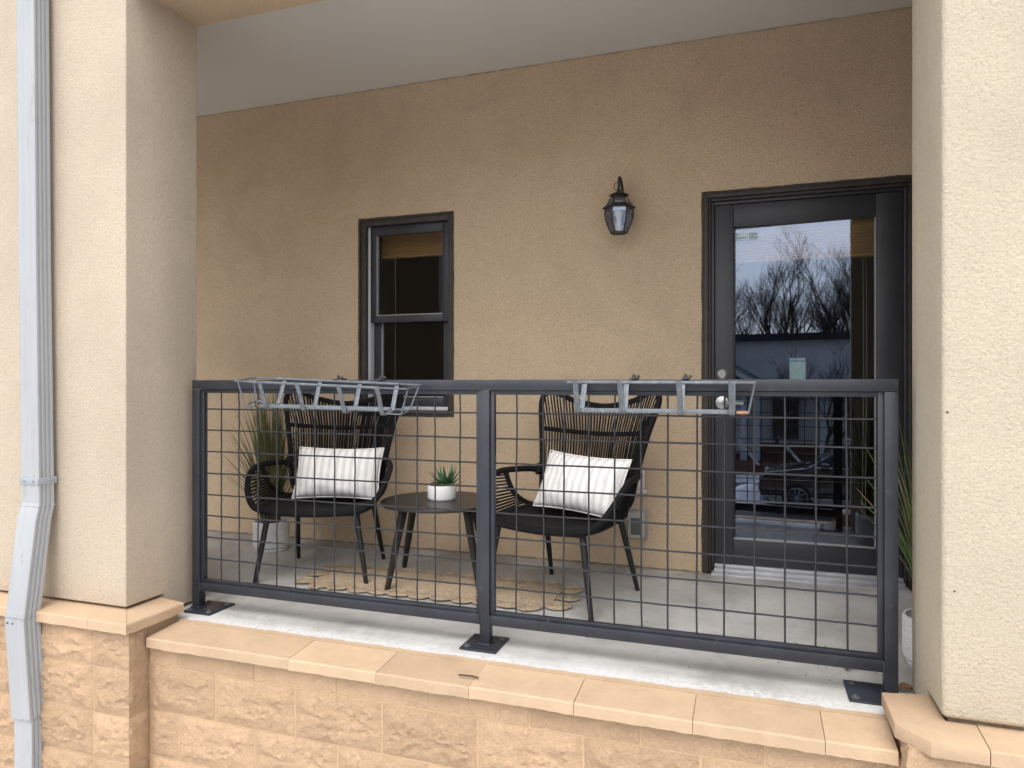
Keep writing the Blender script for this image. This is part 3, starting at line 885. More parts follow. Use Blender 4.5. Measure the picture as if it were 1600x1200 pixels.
for px in posts:
    for sgn in (-1, 1):
        if (px == posts[0] and sgn < 0) or (px == posts[2] and sgn > 0): continue
        for (za, zb) in ((0.092, 0.128),):
            b = MB(); xx = px+sgn*(PW/2+0.0012)
            pts = [(xx+ox, RY-PW/2-0.0005+oy, za+(zb-za)*i/9) for i in range(10)]
            b.tube(pts, [0.0028+0.0018*random.random() for _ in pts], 5)
            b.build('weld', M['rail'], rail, smooth=True)
HZ = [0.946-0.1012*k for k in range(9)]
VX1 = [-2.347, -2.246, -2.14, -2.036, -1.936, -1.836, -1.733, -1.631, -1.53, -1.43, -1.329, -1.247, -1.134]
VX2 = [-0.888, -0.775, -0.692, -0.592, -0.492, -0.391, -0.292, -0.186, -0.089, 0.015, 0.116, 0.218, 0.316]
random.seed(9)
for pi, (a, c, vx) in enumerate(((posts[0], posts[1], VX1), (posts[1], posts[2], VX2))):
    x0, x1 = a+PW/2, c-PW/2
    fr = thing_child = bpy.data.objects.new('mesh_panel', None); COL.objects.link(fr); fr.parent = rail; fr.empty_display_size = 0.05
    # angle-iron inner frame
    t = 0.018
    yA, yB = RY-0.010, RY+0.014
    b = MB()
    b.box(x0+0.0005+ox, x0+t+ox, yA+oy, yB+oy, 0.1305, 1.0395)
    b.box(x1-t+ox, x1-0.0005+ox, yA+oy, yB+oy, 0.1305, 1.0395)
    b.box(x0+t+ox+0.0003, x1-t+ox-0.0003, yA+0.001+oy, yB-0.001+oy, 0.1305, 0.1305+t-0.004)
    b.box(x0+t+ox+0.0003, x1-t+ox-0.0003, yA+0.001+oy, yB-0.001+oy, 1.0395-t, 1.0395)
    b.build('inner_frame', M['rail'], fr, bevel=0.001)
    za, zb = 0.130+0.008, 1.0395-0.008
    for x in vx:
        sd = random.random()*50
        dx = random.uniform(-0.004, 0.004)
        pts = []
        for i in range(29):
            z = za+(zb-za)*i/28
            w = 0.0022*noise.noise(Vector((z*5, sd, 0)))
            pts.append((x+dx*(0.5-i/28)+w+ox, RY+0.001+0.0015*math.sin(i*math.pi/1.4)+oy, z))
        b = MB(); b.tube(pts, 0.0035, 6); b.build('wire', M['wire'], fr, smooth=True)
    for k, z in enumerate(HZ):
        sd = random.random()*50; tl = random.uniform(-0.003, 0.003)
        pts = []
        for i in range(41):
            x = x0+0.004+(x1-x0-0.008)*i/40
            pts.append((x+ox, RY+0.0062+0.0015*math.sin(i*2.2)+oy, z+tl*(i/40-0.5)+0.0016*noise.noise(Vector((x*5, sd, 3)))))
        b = MB(); b.tube(pts, 0.0035, 6); b.build('wire', M['wire'], fr, smooth=True)

# ------------------------------------------------------------------ hanging planter baskets
def basket(label, xl, xr, rodl, rodr, straps, yf, yr, zf, zr, tilt, clamps, rusty):
    """open flat-bar trough hung on the outside of the top rail"""
    x_mid = (xl+xr)/2
    t = thing('planter_basket', label, 'planter basket', (x_mid, (yf+yr)/2, 1.0), 0, 'planter baskets hung on the railing')
    off = Vector((-x_mid, -(yf+yr)/2, -1.0))
    Z = lambda x, z: z+tilt*(x-x_mid)
    V = lambda x, y, z: Vector((x, y, Z(x, z)))+off
    h = 0.108
    b = MB()
    b.tube([V(xl, yf, zf), V(xr, yf, zf)], 0.0058, 8); b.build('front_rim', M['galv'], t, smooth=True)
    b = MB(); b.tube([V(xl, yr, zr), V(xr, yr, zr)], 0.0058, 8); b.build('rear_rim', M['galv'], t, smooth=True)
    ybf, ybr = yf+0.045, yr-0.045
    for y in (ybf, ybr):
        b = MB(); b.strap([V(xl+0.02, y, zf-h+0.004), V(xr-0.02, y, zr-h+0.004)], 0.014, 0.004, Vector((0,0.15,1)).normalized())
        b.build('bottom_bar', M['galv'], t, bevel=0.0008)
    for x in straps:
        j = random.uniform(-0.004, 0.004)
        b = MB()
        b.strap([V(x, yf-0.0065, zf+0.004), V(x+j, yf+0.010, zf-0.03), V(x+j, ybf-0.006, zf-h), V(x+j, ybf+0.004, zf-h-0.004), V(x+j, ybr-0.004, zr-h-0.004), V(x+j, ybr+0.006, zr-h), V(x, yr-0.010, zr-0.03), V(x, yr+0.0065, zr+0.004)], 0.020, 0.003)
        b.build('strap', M['galv'], t, bevel=0.0005)
    for xe, xi2, m in ((rodl, xl, M['galv']), (rodr, xr, M['rust'] if rusty else M['galv'])):
        if xe is None: continue
        b = MB()
        b.tube([V(xi2, yf, zf), V(xe, yf+0.012, zf), V(xe, yr-0.012, zr), V(xi2, yr, zr)], 0.0035, 6); b.build('end_rod', M['galv'], t, smooth=True)
        xb = xe+(xi2-xe)*0.35
        b = MB(); b.tube([V(xe, yf+0.03, zf), V(xb, ybf, zf-h+0.004)], 0.0035, 6); b.build('end_rod', M['galv'], t, smooth=True)
        b = MB(); b.tube([V(xe, yr-0.03, zr), V(xb, ybr, zr-h+0.004)], 0.0035, 6); b.build('end_rod', M['galv'], t, smooth=True)
        b = MB(); b.tube([V(xi2, ybf, zf-h+0.004), V(xb, ybf, zf-h+0.004), V(xb, ybr, zr-h+0.004), V(xi2, ybr, zr-h+0.004)], 0.0035, 6)
        b.build('end_rod', m, t, smooth=True)
    for x in clamps:
        b = MB()
        b.strap([Vector((x, yr-0.008, 1.0765+0.008))+off, Vector((x, yr+0.03, 1.088))+off, Vector((x, RY+0.024, 1.088))+off, Vector((x, RY+0.026, 1.035))+off], 0.026, 0.003)
        cl = b.build('clamp', M['bolt'], t, bevel=0.0005)
        b = MB(); b.tube([Vector((x, RY-0.02, 1.0885))+off, Vector((x, RY-0.02, 1.098))+off], 0.0075, 6)
        b.tube([Vector((x, RY-0.02, 1.097))+off, Vector((x, RY-0.02, 1.103))+off], 0.004, 8)
        b.tube([Vector((x+0.017, RY-0.02, 1.0885))+off, Vector((x+0.017, RY-0.02, 1.098))+off], 0.006, 6)
        b.build('clamp_bolt', M['bolt'], cl)
    return t
random.seed(21)
basket('tilted galvanised planter basket on the railing in front of the left chair', -2.03, -1.392, -2.11, -1.285, [-1.967, -1.782, -1.582, -1.405], 2.455, 2.618, 1.062, 1.077, -0.040, [-1.70, -1.49], False)
basket('level galvanised planter basket with a rusty end rod, above the right chair', -0.632, -0.045, None, 0.016, [-0.600, -0.440, -0.235, -0.060], 2.475, 2.618, 1.071, 1.073, -0.004, [-0.415, -0.225], True)

# ------------------------------------------------------------------ wicker chairs
def make_chair():
    c = thing('wicker_chair', 'x', 'chair', (0,0,0), 0, 'wicker wingback chairs')
    R = 0.0155
    half = [(0.20,0.17,0.405),(0.262,0.185,0.46),(0.280,0.205,0.56),(0.298,0.235,0.68),(0.326,0.272,0.82),(0.356,0.315,0.945),(0.352,0.338,1.000),(0.320,0.350,1.022),(0.268,0.362,1.008),(0.17,0.385,0.968),(0.0,0.402,0.940)]
    left = [(-x, y, z) for x, y, z in half]
    loop = left + half[-2::-1]
    hoop = smooth_path(loop, 5)
    b = MB(); b.tube(hoop, R, 8); b.build('back_frame', M['cord'], c, smooth=True)
    side_path = smooth_path(half, 8)
    def side_at_z(z):     # hoop right side at height z, below the wing tip
        best = min(side_path[:60], key=lambda p: abs(p.z-z)); return best
    mid = smooth_path([(-0.318,0.268,0.815),(-0.20,0.335,0.800),(0.0,0.368,0.790),(0.20,0.335,0.800),(0.318,0.268,0.815)], 6)
    b = MB(); b.tube(mid, 0.0125, 8); b.build('cross_rail', M['cord'], c, smooth=True)
    low = smooth_path([(-0.270,0.192,0.50),(-0.16,0.262,0.478),(0.0,0.29,0.470),(0.16,0.262,0.478),(0.270,0.192,0.50)], 6)
    b = MB(); b.tube(low, 0.012, 8); b.build('lumbar_rail', M['cord'], c, smooth=True)
    # rope back: two skins of cord wrapped over the hoop, fanning down to the lumbar rail
    topc = [p for p in hoop if p.z > 0.93]
    N = 40
    def skin(name, phase, dy, rad):
        b = MB(); rnd = random.Random(int(phase*100)+3)
        for k in range(N):
            t = (k+0.5+phase)/N
            if t > 1: continue
            t2 = 0.045+0.91*t
            a = at_param(topc, t2); m_ = at_param(mid, 0.03+0.94*t); l_ = at_param(low, 0.03+0.94*t)
            jx = rnd.uniform(-0.002, 0.002)
            o = Vector((jx, dy, 0))
            b.tube([a+o, m_+o*1.0+Vector((0, 0.0, 0)), l_+o], rad, 5)
        return tag(b.build(name, M['cord'], c, smooth=True), kind='stuff')
    skin('back_cords', 0.0, -0.010, 0.0040)
    skin('back_cords', 0.35, 0.010, 0.0040)
    # lower back below the lumbar rail, closed weave
    b = MB()
    for k in range(26):
        t = (k+0.5)/26; l_ = at_param(low, 0.03+0.94*t)
        s_ = Vector((-0.22+0.44*t, 0.165, 0.405)); b.tube([l_, s_], 0.0042, 5)
    tag(b.build('lower_back_cords', M['cord'], c, smooth=True), kind='stuff')
    # seat rim and seat
    rim = smooth_path([(-0.22,0.165,0.405),(0.0,0.175,0.400),(0.22,0.165,0.405),(0.262,0.08,0.408),(0.285,-0.08,0.402),(0.285,-0.22,0.398),(0.235,-0.298,0.392),(0.10,-0.318,0.385),(0.0,-0.320,0.383),(-0.10,-0.318,0.385),(-0.235,-0.298,0.392),(-0.285,-0.22,0.398),(-0.285,-0.08,0.402),(-0.262,0.08,0.408)], 5, True)
    b = MB(); b.tube(rim, 0.0185, 8, True); b.build('seat_rim', M['cord'], c, smooth=True)
    b = MB(); nr = 7; vs = []; fs = []; m = len(rim); cen = Vector((0, -0.06, 0.378))
    for i in range(nr+1):
        f = i/nr
        for p in rim:
            q = cen.lerp(p, f); q.z = 0.376+(p.z+0.006-0.376)*f**3; vs.append(q)
    for i in range(nr):
        for k in range(m): fs.append((i*m+k, i*m+(k+1)%m, (i+1)*m+(k+1)%m, (i+1)*m+k))
    vs2 = [Vector((p.x, p.y, p.z-0.014)) for p in vs]; o = len(vs)
    b.add(vs+vs2, fs+[tuple(o+i for i in reversed(f)) for f in fs])
    b.build('seat', M['seat'], c, smooth=True, ang=60)
    b = MB()
    b.tube([(-0.262, -0.262, 0.372), (0.262, -0.262, 0.372)], 0.010, 6)
    b.build('front_stretcher', M['chairleg'], c, smooth=True)
    for s in (-1, 1):
        arm = smooth_path([(s*0.288,0.205,0.588),(s*0.318,0.145,0.600),(s*0.352,0.05,0.604),(s*0.378,-0.06,0.600),(s*0.385,-0.135,0.570),(s*0.374,-0.195,0.515),(s*0.346,-0.245,0.455),(s*0.300,-0.285,0.410),(s*0.245,-0.300,0.392)], 6)
        b = MB(); b.tube(arm, 0.0165, 8); ar = b.build('arm', M['cord'], c, smooth=True)
        b = MB(); b.tube(smooth_path([(s*0.300,0.215,0.61),(s*0.296,0.19,0.595),(s*0.282,0.185,0.575)], 4), 0.021, 8); b.build('arm_wrap', M['cord'], ar, smooth=True)
        inner = smooth_path([(s*0.366,-0.015,0.600),(s*0.352,-0.008,0.545),(s*0.330,0.015,0.480),(s*0.296,0.070,0.430),(s*0.262,0.125,0.410)], 6)
        b = MB(); b.tube(inner, 0.0135, 8); b.build('arm_stay', M['cord'], c, smooth=True)
        b = MB(); front = arm[20:46]
        for k in range(12):
            t = (k+0.5)/12
            p = at_param(inner, 0.04+0.74*t); q = at_param(front, 0.06+0.92*t)
            for dy in (-0.006, 0.006):
                b.tube([p+Vector((dy, 0, 0)), q+Vector((dy, 0, 0))], 0.0036, 5)
        tag(b.build('side_cords', M['cord'], c, smooth=True), kind='stuff')
        for (tx, ty, fx, fy) in ((0.235, -0.245, 0.300, -0.275), (0.225, 0.150, 0.262, 0.275)):
            b = MB(); b.tube([(s*tx, ty, 0.395), (s*(tx*0.5+fx*0.5), (ty+fy)/2, 0.2), (s*fx, fy, 0.006)], [0.0165, 0.015, 0.0115], 12)
            lg = b.build('leg', M['chairleg'], c, smooth=True)
            b = MB(); b.tube([(s*fx, fy, 0.0), (s*fx, fy, 0.0065)], 0.0115, 10); b.build('foot_cap', M['tyre'], lg)
    return c
chair = make_chair()
chair.location = (-2.28, 3.415, 0); chair.rotation_euler = (0, 0, math.radians(16))
chair['label'] = 'black rope wingback chair left of the round table, below the window'
chair2 = copy_tree(chair)
chair2.location = (-0.88, 3.42, 0); chair2.rotation_euler = (0, 0, math.radians(-17))
chair2['label'] = 'black rope wingback chair right of the round table, nearer the door'

# ------------------------------------------------------------------ lumbar pillows
def pillow(label, loc, rz, lean, roll, seed, w=0.50, h=0.31, th=0.075):
    t = thing('lumbar_pillow', label, 'pillow', loc, rz, 'striped lumbar pillows')
    nx, nz = 28, 18; vs = []; fs = []
    Rm = Matrix.Rotation(-lean, 4, 'X') @ Matrix.Rotation(roll, 4, 'Y')
    for sgn in (-1, 1):
        for k in range(nz+1):
            for i in range(nx+1):
                u, v = 2*i/nx-1, 2*k/nz-1
                x = u*w/2*(1-0.055*(1-abs(u)**2)*0-0.05*(1-v*v)*abs(u)**3)
                z = v*h/2*(1-0.085*(1-u*u)*abs(v)**3)
                puff = (max(0, 1-abs(u)**2.6)**0.62)*(max(0, 1-abs(v)**2.6)**0.62)
                wr = 0.009*noise.noise(Vector((u*3+seed, v*3, sgn)))+0.006*noise.noise(Vector((u*8+seed, v*6, sgn*2)))
                y = sgn*(th*puff+wr*min(1, puff*3))
                vs.append(Vector((x, y, z)))
    n = (nx+1)*(nz+1)
    for s_ in range(2):
        for k in range(nz):
            for i in range(nx):
                a = s_*n+k*(nx+1)+i; fs.append((a, a+1, a+nx+2, a+nx+1))
    b = MB(); b.add(vs, fs)
    o = b.build('cover', M['pillow'], t, smooth=True, ang=180)
    bm = bmesh.new(); bm.from_mesh(o.data); bmesh.ops.remove_doubles(bm, verts=bm.verts, dist=0.0008); bmesh.ops.recalc_face_normals(bm, faces=bm.faces); bm.to_mesh(o.data); bm.free()
    for p in o.data.polygons: p.use_smooth = True
    edge = [vs[i] for i in range(nx+1)]+[vs[k*(nx+1)+nx] for k in range(1, nz+1)]+[vs[nz*(nx+1)+i] for i in range(nx-1, -1, -1)]+[vs[k*(nx+1)] for k in range(nz-1, 0, -1)]
    b = MB(); b.tube([(p.x*1.004, 0, p.z*1.004) for p in edge], 0.0032, 6, True); pp = b.build('piping', M['white_cloth'], t, smooth=True)
    for ob in (o, pp): ob.matrix_local = Rm
    return t
def chair_pt(ch, x, y, z):
    r = ch.rotation_euler.z
    return (ch.location.x+x*math.cos(r)-y*math.sin(r), ch.location.y+x*math.sin(r)+y*math.cos(r), z)
pillow('striped grey and white pillow standing in the left chair', chair_pt(chair, 0.045, 0.075, 0.548), chair.rotation_euler.z, math.radians(24), math.radians(0.5), 1.0)
pillow('striped grey and white pillow slumped askew in the right chair', chair_pt(chair2, 0.055, 0.055, 0.560), chair2.rotation_euler.z+math.radians(-4), math.radians(26), math.radians(2.0), 5.0)

# ------------------------------------------------------------------ round side table
TC = (-1.60, 3.465); TZ = 0.432
tb = thing('side_table', 'round black side table standing between the two chairs', 'table', (TC[0], TC[1], 0), math.radians(17))
b = MB(); r = 0.318
b.lathe([(r-0.006, TZ-0.016), (r, TZ-0.012), (r, TZ-0.004), (r-0.004, TZ)], (0,0,0), 72)
b.build('tabletop', M['table'], tb, smooth=True, ang=30)
b = MB(); b.box(-0.16, 0.16, -0.02, 0.02, TZ-0.045, TZ-0.0165); b.box(-0.02, 0.02, -0.16, -0.0203, TZ-0.045, TZ-0.0165); b.box(-0.02, 0.02, 0.0203, 0.16, TZ-0.045, TZ-0.0165)
b.build('apron', M['table'], tb)
for sx in (-1, 1):
    for sy in (-1, 1):
        b = MB()
        p0 = Vector((sx*0.165, sy*0.165, TZ-0.017)); p1 = Vector((sx*0.238, sy*0.238, 0.0))
        d = Vector((sx, sy, 0)).normalized(); e = Vector((-d.y, d.x, 0))
        A, B_ = 0.0195, 0.0145
        ring0 = [p0+d*A+e*B_*1.15, p0-d*A+e*B_*1.15, p0-d*A-e*B_*1.15, p0+d*A-e*B_*1.15]
        ring1 = [p1+d*A*0.6+e*B_*0.75, p1-d*A*0.6+e*B_*0.75, p1-d*A*0.6-e*B_*0.75, p1+d*A*0.6-e*B_*0.75]
        b.add(ring1+ring0, [(0,3,2,1),(4,5,6,7),(0,1,5,4),(1,2,6,5),(2,3,7,6),(3,0,4,7)])
        b.build('leg', M['table'], tb, bevel=0.003)

# ------------------------------------------------------------------ potted succulents on the table
ps = thing('potted_succulents', 'small white round planter of green and red succulents on the table', 'plant', (TC[0]+0.0, TC[1]+0.03, TZ))
b = MB(); b.lathe([(0.070,0.0),(0.074,0.003),(0.0785,0.012),(0.0785,0.076),(0.077,0.080),(0.074,0.080),(0.072,0.074),(0.072,0.062)], (0,0,0), 48)
b.build('pot', M['potwhite'], ps, smooth=True, ang=35)
b = MB(); b.lathe([(0.071,0.060),(0.06,0.066),(0.02,0.068)], (0,0,0), 24); b.build('soil', M['soil'], ps, smooth=True)
random.seed(31)
def leaf_mesh(base, tip, w, bend, nseg=6):
    b = MB(); base = Vector(base); tip = Vector(tip); d = tip-base
    side = d.cross(Vector((0,0,1)));  side = side.normalized() if side.length > 1e-4 else Vector((1,0,0))
    up = side.cross(d).normalized()
    vs = []; fs = []
    for i in range(nseg+1):
        t = i/nseg; p = base+d*t+up*bend*math.sin(t*math.pi)*(-1)
        ww = w*(0.8+0.5*math.sin(min(1, t*1.6)*math.pi/2)-1.25*max(0, t-0.35)/0.65) if t < 1 else 0.0006
        vs += [p-side*ww/2+up*ww*0.12, p-up*ww*0.22, p+side*ww/2+up*ww*0.12, p+up*ww*0.10]
    for i in range(nseg):
        a = i*4
        for k in range(4): fs.append((a+k, a+(k+1)%4, a+4+(k+1)%4, a+4+k))
    fs += [(3,2,1,0), tuple(range(nseg*4, nseg*4+4))]
    b.add(vs, fs); return b
for k in range(34):
    ring = k % 3
    az = k*2.399963+random.uniform(-0.15, 0.15)
    el = (0.38, 0.75, 1.15)[ring]+random.uniform(-0.12, 0.12)
    L = (0.098, 0.114, 0.118)[ring]*random.uniform(0.85, 1.12)
    c0 = Vector((0.022, 0.012, 0.072))
    d = Vector((math.cos(az)*math.cos(el), math.sin(az)*math.cos(el), math.sin(el)))
    leaf_mesh(c0+d*0.008, c0+d*(L+0.01), 0.0155, 0.008).build('leaf', M['agave'] if k % 4 else M['agave_b'], ps, smooth=True)
b = MB()
for k in range(110):
    a = random.uniform(0, 6.28); rr = 0.066*math.sqrt(random.random()); x, y = rr*math.cos(a), rr*math.sin(a)
    if x < -0.012: continue
    z = 0.072+random.uniform(0, 0.014); s_ = random.uniform(0.004, 0.008)
    b.lathe([(0.001, -s_), (s_*0.8, -s_*0.4), (s_, 0.1*s_), (s_*0.6, s_*0.7), (0.0008, s_*1.1)], (x, y, z), 6)
tag(b.build('sedum', M['sedum'], ps, smooth=True), kind='stuff')
for (cx, cy, L) in ((-0.045, -0.015, 0.036), (-0.042, 0.03, 0.032), (-0.018, -0.045, 0.028)):
    for k in range(11):
        az = k*2.4; el = 0.35+0.09*k
        d = Vector((math.cos(az)*math.cos(el), math.sin(az)*math.cos(el), math.sin(el)))
        leaf_mesh(Vector((cx, cy, 0.070))+d*0.003, Vector((cx, cy, 0.070))+d*L*(1-0.03*k), 0.014, 0.005, 4).build('rosette_leaf', M['redsucc'], ps, smooth=True)

# ------------------------------------------------------------------ grass in ribbed pots
def grass_pot(label, loc, seed, H, spread, nb, lean=(0,0), dia=0.225, ht=0.188):
    t = thing('grass_plant', label, 'plant', loc, 0, 'ornamental grasses in ribbed white pots')
    r = dia/2; prof = [(r*0.80, 0.022), (r*0.93, 0.026), (r*0.985, 0.036)]
    nr = 11
    for k in range(nr):
        z = 0.040+(ht-0.05)*k/nr; dz = (ht-0.05)/nr
        prof += [(r-0.0035, z), (r, z+dz*0.2), (r, z+dz*0.8), (r-0.003, z+dz*0.97)]
    prof += [(r, ht-0.006), (r-0.003, ht), (r-0.012, ht), (r-0.014, ht-0.012), (r-0.015, ht-0.03)]
    b = MB(); b.lathe(prof, (0,0,0), 56); b.build('pot', M['pot'], t, smooth=True, ang=40)
    b = MB(); b.lathe([(r*0.78, 0.0), (r*0.86, 0.003), (r*0.90, 0.016), (r*0.88, 0.021), (r*0.6, 0.0212)], (0,0,0), 48); b.build('saucer', M['pot'], t, smooth=True, ang=40)
    b = MB(); b.lathe([(r-0.0155, ht-0.034), (r*0.5, ht-0.024), (0.01, ht-0.022)], (0,0,0), 24); b.build('soil', M['soil'], t, smooth=True)
    rnd = random.Random(seed)
    b = MB()
    for k in range(nb):
        az = rnd.uniform(0, 2*math.pi); rr = r*0.5*math.sqrt(rnd.random())
        base = Vector((rr*math.cos(az), rr*math.sin(az), ht-0.03))
        out = spread*(0.08+0.92*rnd.random()**2.6); hh = H*rnd.uniform(0.5, 1.0)*(1-0.35*(out/spread)**2)
        az2 = az+rnd.uniform(-0.7, 0.7)
        tip = base+Vector((math.cos(az2)*out+lean[0], math.sin(az2)*out+lean[1], hh))
        droop = rnd.uniform(0.0, 0.14)*out/spread
        pts = []
        for i in range(7):
            s_ = i/6
            p = base.lerp(tip, s_); p.x -= math.cos(az2)*out*0.35*math.sin(s_*math.pi)*0.6; p.y -= math.sin(az2)*out*0.35*math.sin(s_*math.pi)*0.6
            p.z -= droop*max(0, s_-0.6)**2*6*0.4
            pts.append(p)
        b.cur = rnd.choice([0, 0, 0, 1, 1, 2])
        w = rnd.uniform(0.0014, 0.0026)
        b.tube(pts, [w, w*1.1, w*1.1, w, w*0.85, w*0.6, w*0.2], 4, flat=(1.5, 0.6))
    tag(b.build('blades', [M['grass_a'], M['grass_b'], M['grass_c']], t, smooth=True), kind='stuff')
    return t
grass_pot('tall olive grass in a ribbed white pot behind the left chair', (-2.905, 3.735, 0), 5, 0.92, 0.30, 330, (-0.02, 0.0))
grass_pot('grass in a ribbed white pot half hidden by the right column', (0.662, 3.0, 0), 8, 0.86, 0.30, 90)

# ------------------------------------------------------------------ scalloped jute rug
RC = (-1.565, 3.335)
rug = thing('jute_rug', 'natural jute rug with scalloped edge lying under the table', 'rug', (RC[0], RC[1], 0), math.radians(1.0))
hx, hy = 0.66, 0.155
random.seed(17)
for k in range(12):      # straight centre braids
    y = -hy+2*hy*(k+0.5)/12
    pts = [(-hx+2*hx*i/30, y+0.002*math.sin(i*1.7+k), 0.007+0.0015*noise.noise(Vector((i*0.8, k*3.1, 0)))) for i in range(31)]
    b = MB(); b.tube(pts, 0.0138, 6, flat=(0.52, 1.0)); b.build('braid', M['jute'], rug, smooth=True)
def scallop(cx, cy, r0, rz):
    for j, rr in enumerate((0.25, 0.5, 0.75, 1.0)):
        pass
    b = MB(); pts = []
    turns = 5.0; n = 84
    for i in range(n+1):
        f = i/n; a = f*turns*2*math.pi; rr = r0*(0.06+0.86*f)
        pts.append((rr*math.cos(a)*1.0, rr*math.sin(a)*0.92, 0.0085+0.0025*noise.noise(Vector((i*0.35, cx*9, cy*7)))+0.003*f))
    b.tube(pts, r0*0.082, 6, flat=(0.62, 1.0))
    o = b.build('scallop', M['jute'], rug, smooth=True)
    o.location = (cx, cy, 0); o.rotation_euler = (random.uniform(-0.02, 0.02), random.uniform(-0.02, 0.02), rz)
nl = 11
for s in (-1, 1):
    for k in range(nl):
        x = -hx+0.03+(2*hx-0.06)*(k+0.5)/nl
        scallop(x, s*(hy+0.022)+random.uniform(-0.006, 0.006), 0.078, random.uniform(0, 6.28))
for s in (-1, 1):
    for k in range(3):
        scallop(s*(hx+0.035+(0.02 if k == 1 else 0)), -0.135+0.135*k, 0.072, random.uniform(0, 6.28))

# ------------------------------------------------------------------ window
wnd = thing('sash_window', 'dark framed sash window with raised wooden blind, left on the back wall', 'window', (-2.12, WALL_Y, 0.85))
wo = Vector((2.12, -WALL_Y, -0.85))
def wbox(name, x0, x1, y0, y1, z0, z1, mat, parent=wnd, bevel=0.0015):
    b = MB(); b.box(x0+wo.x, x1+wo.x, y0+wo.y, y1+wo.y, z0+wo.z, z1+wo.z)
    return b.build(name, mat, parent, bevel=bevel)
def ragged_frame(b, x0, x1, z0, z1, w, y0, y1, seed, o):
    """painted surround whose outer edge on the stucco is uneven"""
    def strip(p, q, nrm, sd):
        n = 40; vs = []; fs = []
        for i in range(n+1):
            t = i/n; c = Vector(p).lerp(Vector(q), t)
            j = 0.004*noise.noise(Vector((t*14, sd, 0)))+0.003*noise.noise(Vector((t*40, sd, 2)))
            a = c+Vector(nrm)*(w+j)
            for pt, y in ((c, y0), (a, y0), (a, y1), (c, y1)): vs.append((pt.x+o.x, y+o.y, pt.z+o.z))
        for i in range(n):
            for k in range(4): m_ = i*4; fs.append((m_+k, m_+(k+1)%4, m_+4+(k+1)%4, m_+4+k))
        fs += [(0,1,2,3), (n*4+3, n*4+2, n*4+1, n*4)]
        b.add(vs, fs)
    strip((x0-w, 0, z1), (x1+w, 0, z1), (0,0,1), seed)
    strip((x0, 0, z0), (x0, 0, z1-0.0005), (-1,0,0), seed+1)
    strip((x1, 0, z0), (x1, 0, z1-0.0005), (1,0,0), seed+2)
    if z0 > 0.1: strip((x0-w, 0, z0-0.0005), (x1+w, 0, z0-0.0005), (0,0,-1), seed+3)
x0, x1, z0, z1 = WIN
b = MB(); ragged_frame(b, x0+0.004, x1-0.004, z0+0.004, z1-0.004, 0.014, WALL_Y-0.004, WALL_Y+0.03, 3.0, wo)
b.build('surround', M['sealant'], wnd)
# deep jamb liners
e = 0.0005
wbox('jamb', x0+0.0045, x0+0.042, WALL_Y+0.004, WALL_Y+0.17, z0+0.0045, z1-0.0045, M['trim'])
wbox('jamb', x1-0.034, x1-0.0045, WALL_Y+0.004, WALL_Y+0.17, z0+0.0045, z1-0.0045, M['trim'])
wbox('head', x0+0.0425, x1-0.0345, WALL_Y+0.004, WALL_Y+0.17, z1-0.040, z1-0.0045, M['trim'])
wbox('sill', x0+0.0425, x1-0.0345, WALL_Y-0.002, WALL_Y+0.17, z0+0.0045, z0+0.030, M['trim'])
wbox('inner_sill', x0+0.0425, x1-0.0345, WALL_Y+0.02, WALL_Y+0.15, z0+0.0305, z0+0.052, M['track'])
wbox('side_track', x0+0.0425, x0+0.060, WALL_Y+0.034, WALL_Y+0.16, z0+0.0525, z1-0.0405, M['track'])
wbox('side_track', x1-0.046, x1-0.0345, WALL_Y+0.034, WALL_Y+0.16, z0+0.0525, z1-0.0405, M['track'])
def sash(name, sx0, sx1, sz0, sz1, y, ws, wt, wb):
    s = wbox(name, sx0, sx0+ws, y, y+0.04, sz0, sz1, M['frame'])
    s.name = name
    wbox('stile', sx1-ws, sx1, y, y+0.04, sz0, sz1, M['frame'], s)
    wbox('rail', sx0+ws+e, sx1-ws-e, y+0.0005, y+0.0395, sz1-wt, sz1, M['frame'], s)
    wbox('rail', sx0+ws+e, sx1-ws-e, y+0.0005, y+0.0395, sz0, sz0+wb, M['frame'], s)
    wbox('glazing_bead', sx0+ws+e, sx0+ws+0.008, y+0.006, y+0.03, sz0+wb+e, sz1-wt-e, M['grey_pl'], s, 0.001)
    wbox('glazing_bead', sx0+ws+0.0085, sx1-ws-e, y+0.006, y+0.03, sz0+wb+e, sz0+wb+0.007, M['grey_pl'], s, 0.001)
    wbox('glass_pane', sx0+ws-0.004, sx1-ws+0.004, y+0.017, y+0.021, sz0+wb-0.004, sz1-wt+0.004, M['glass_win'], s, 0)
    return s
sash('upper_sash', x0+0.0605, x1-0.0465, 1.468, z1-0.041, WALL_Y+0.036, 0.040, 0.060, 0.045)
sash('lower_sash', x0+0.0605, x1-0.0465, z0+0.0525, 1.512, WALL_Y+0.082, 0.052, 0.040, 0.060)
b = MB(); zz = 1.517
b.box(-2.13+wo.x, -2.085+wo.x, WALL_Y+0.085+wo.y, WALL_Y+0.105+wo.y, 1.5125+wo.z, 1.521+wo.z)
b.build('sash_lock', M['alu'], wnd, bevel=0.001)

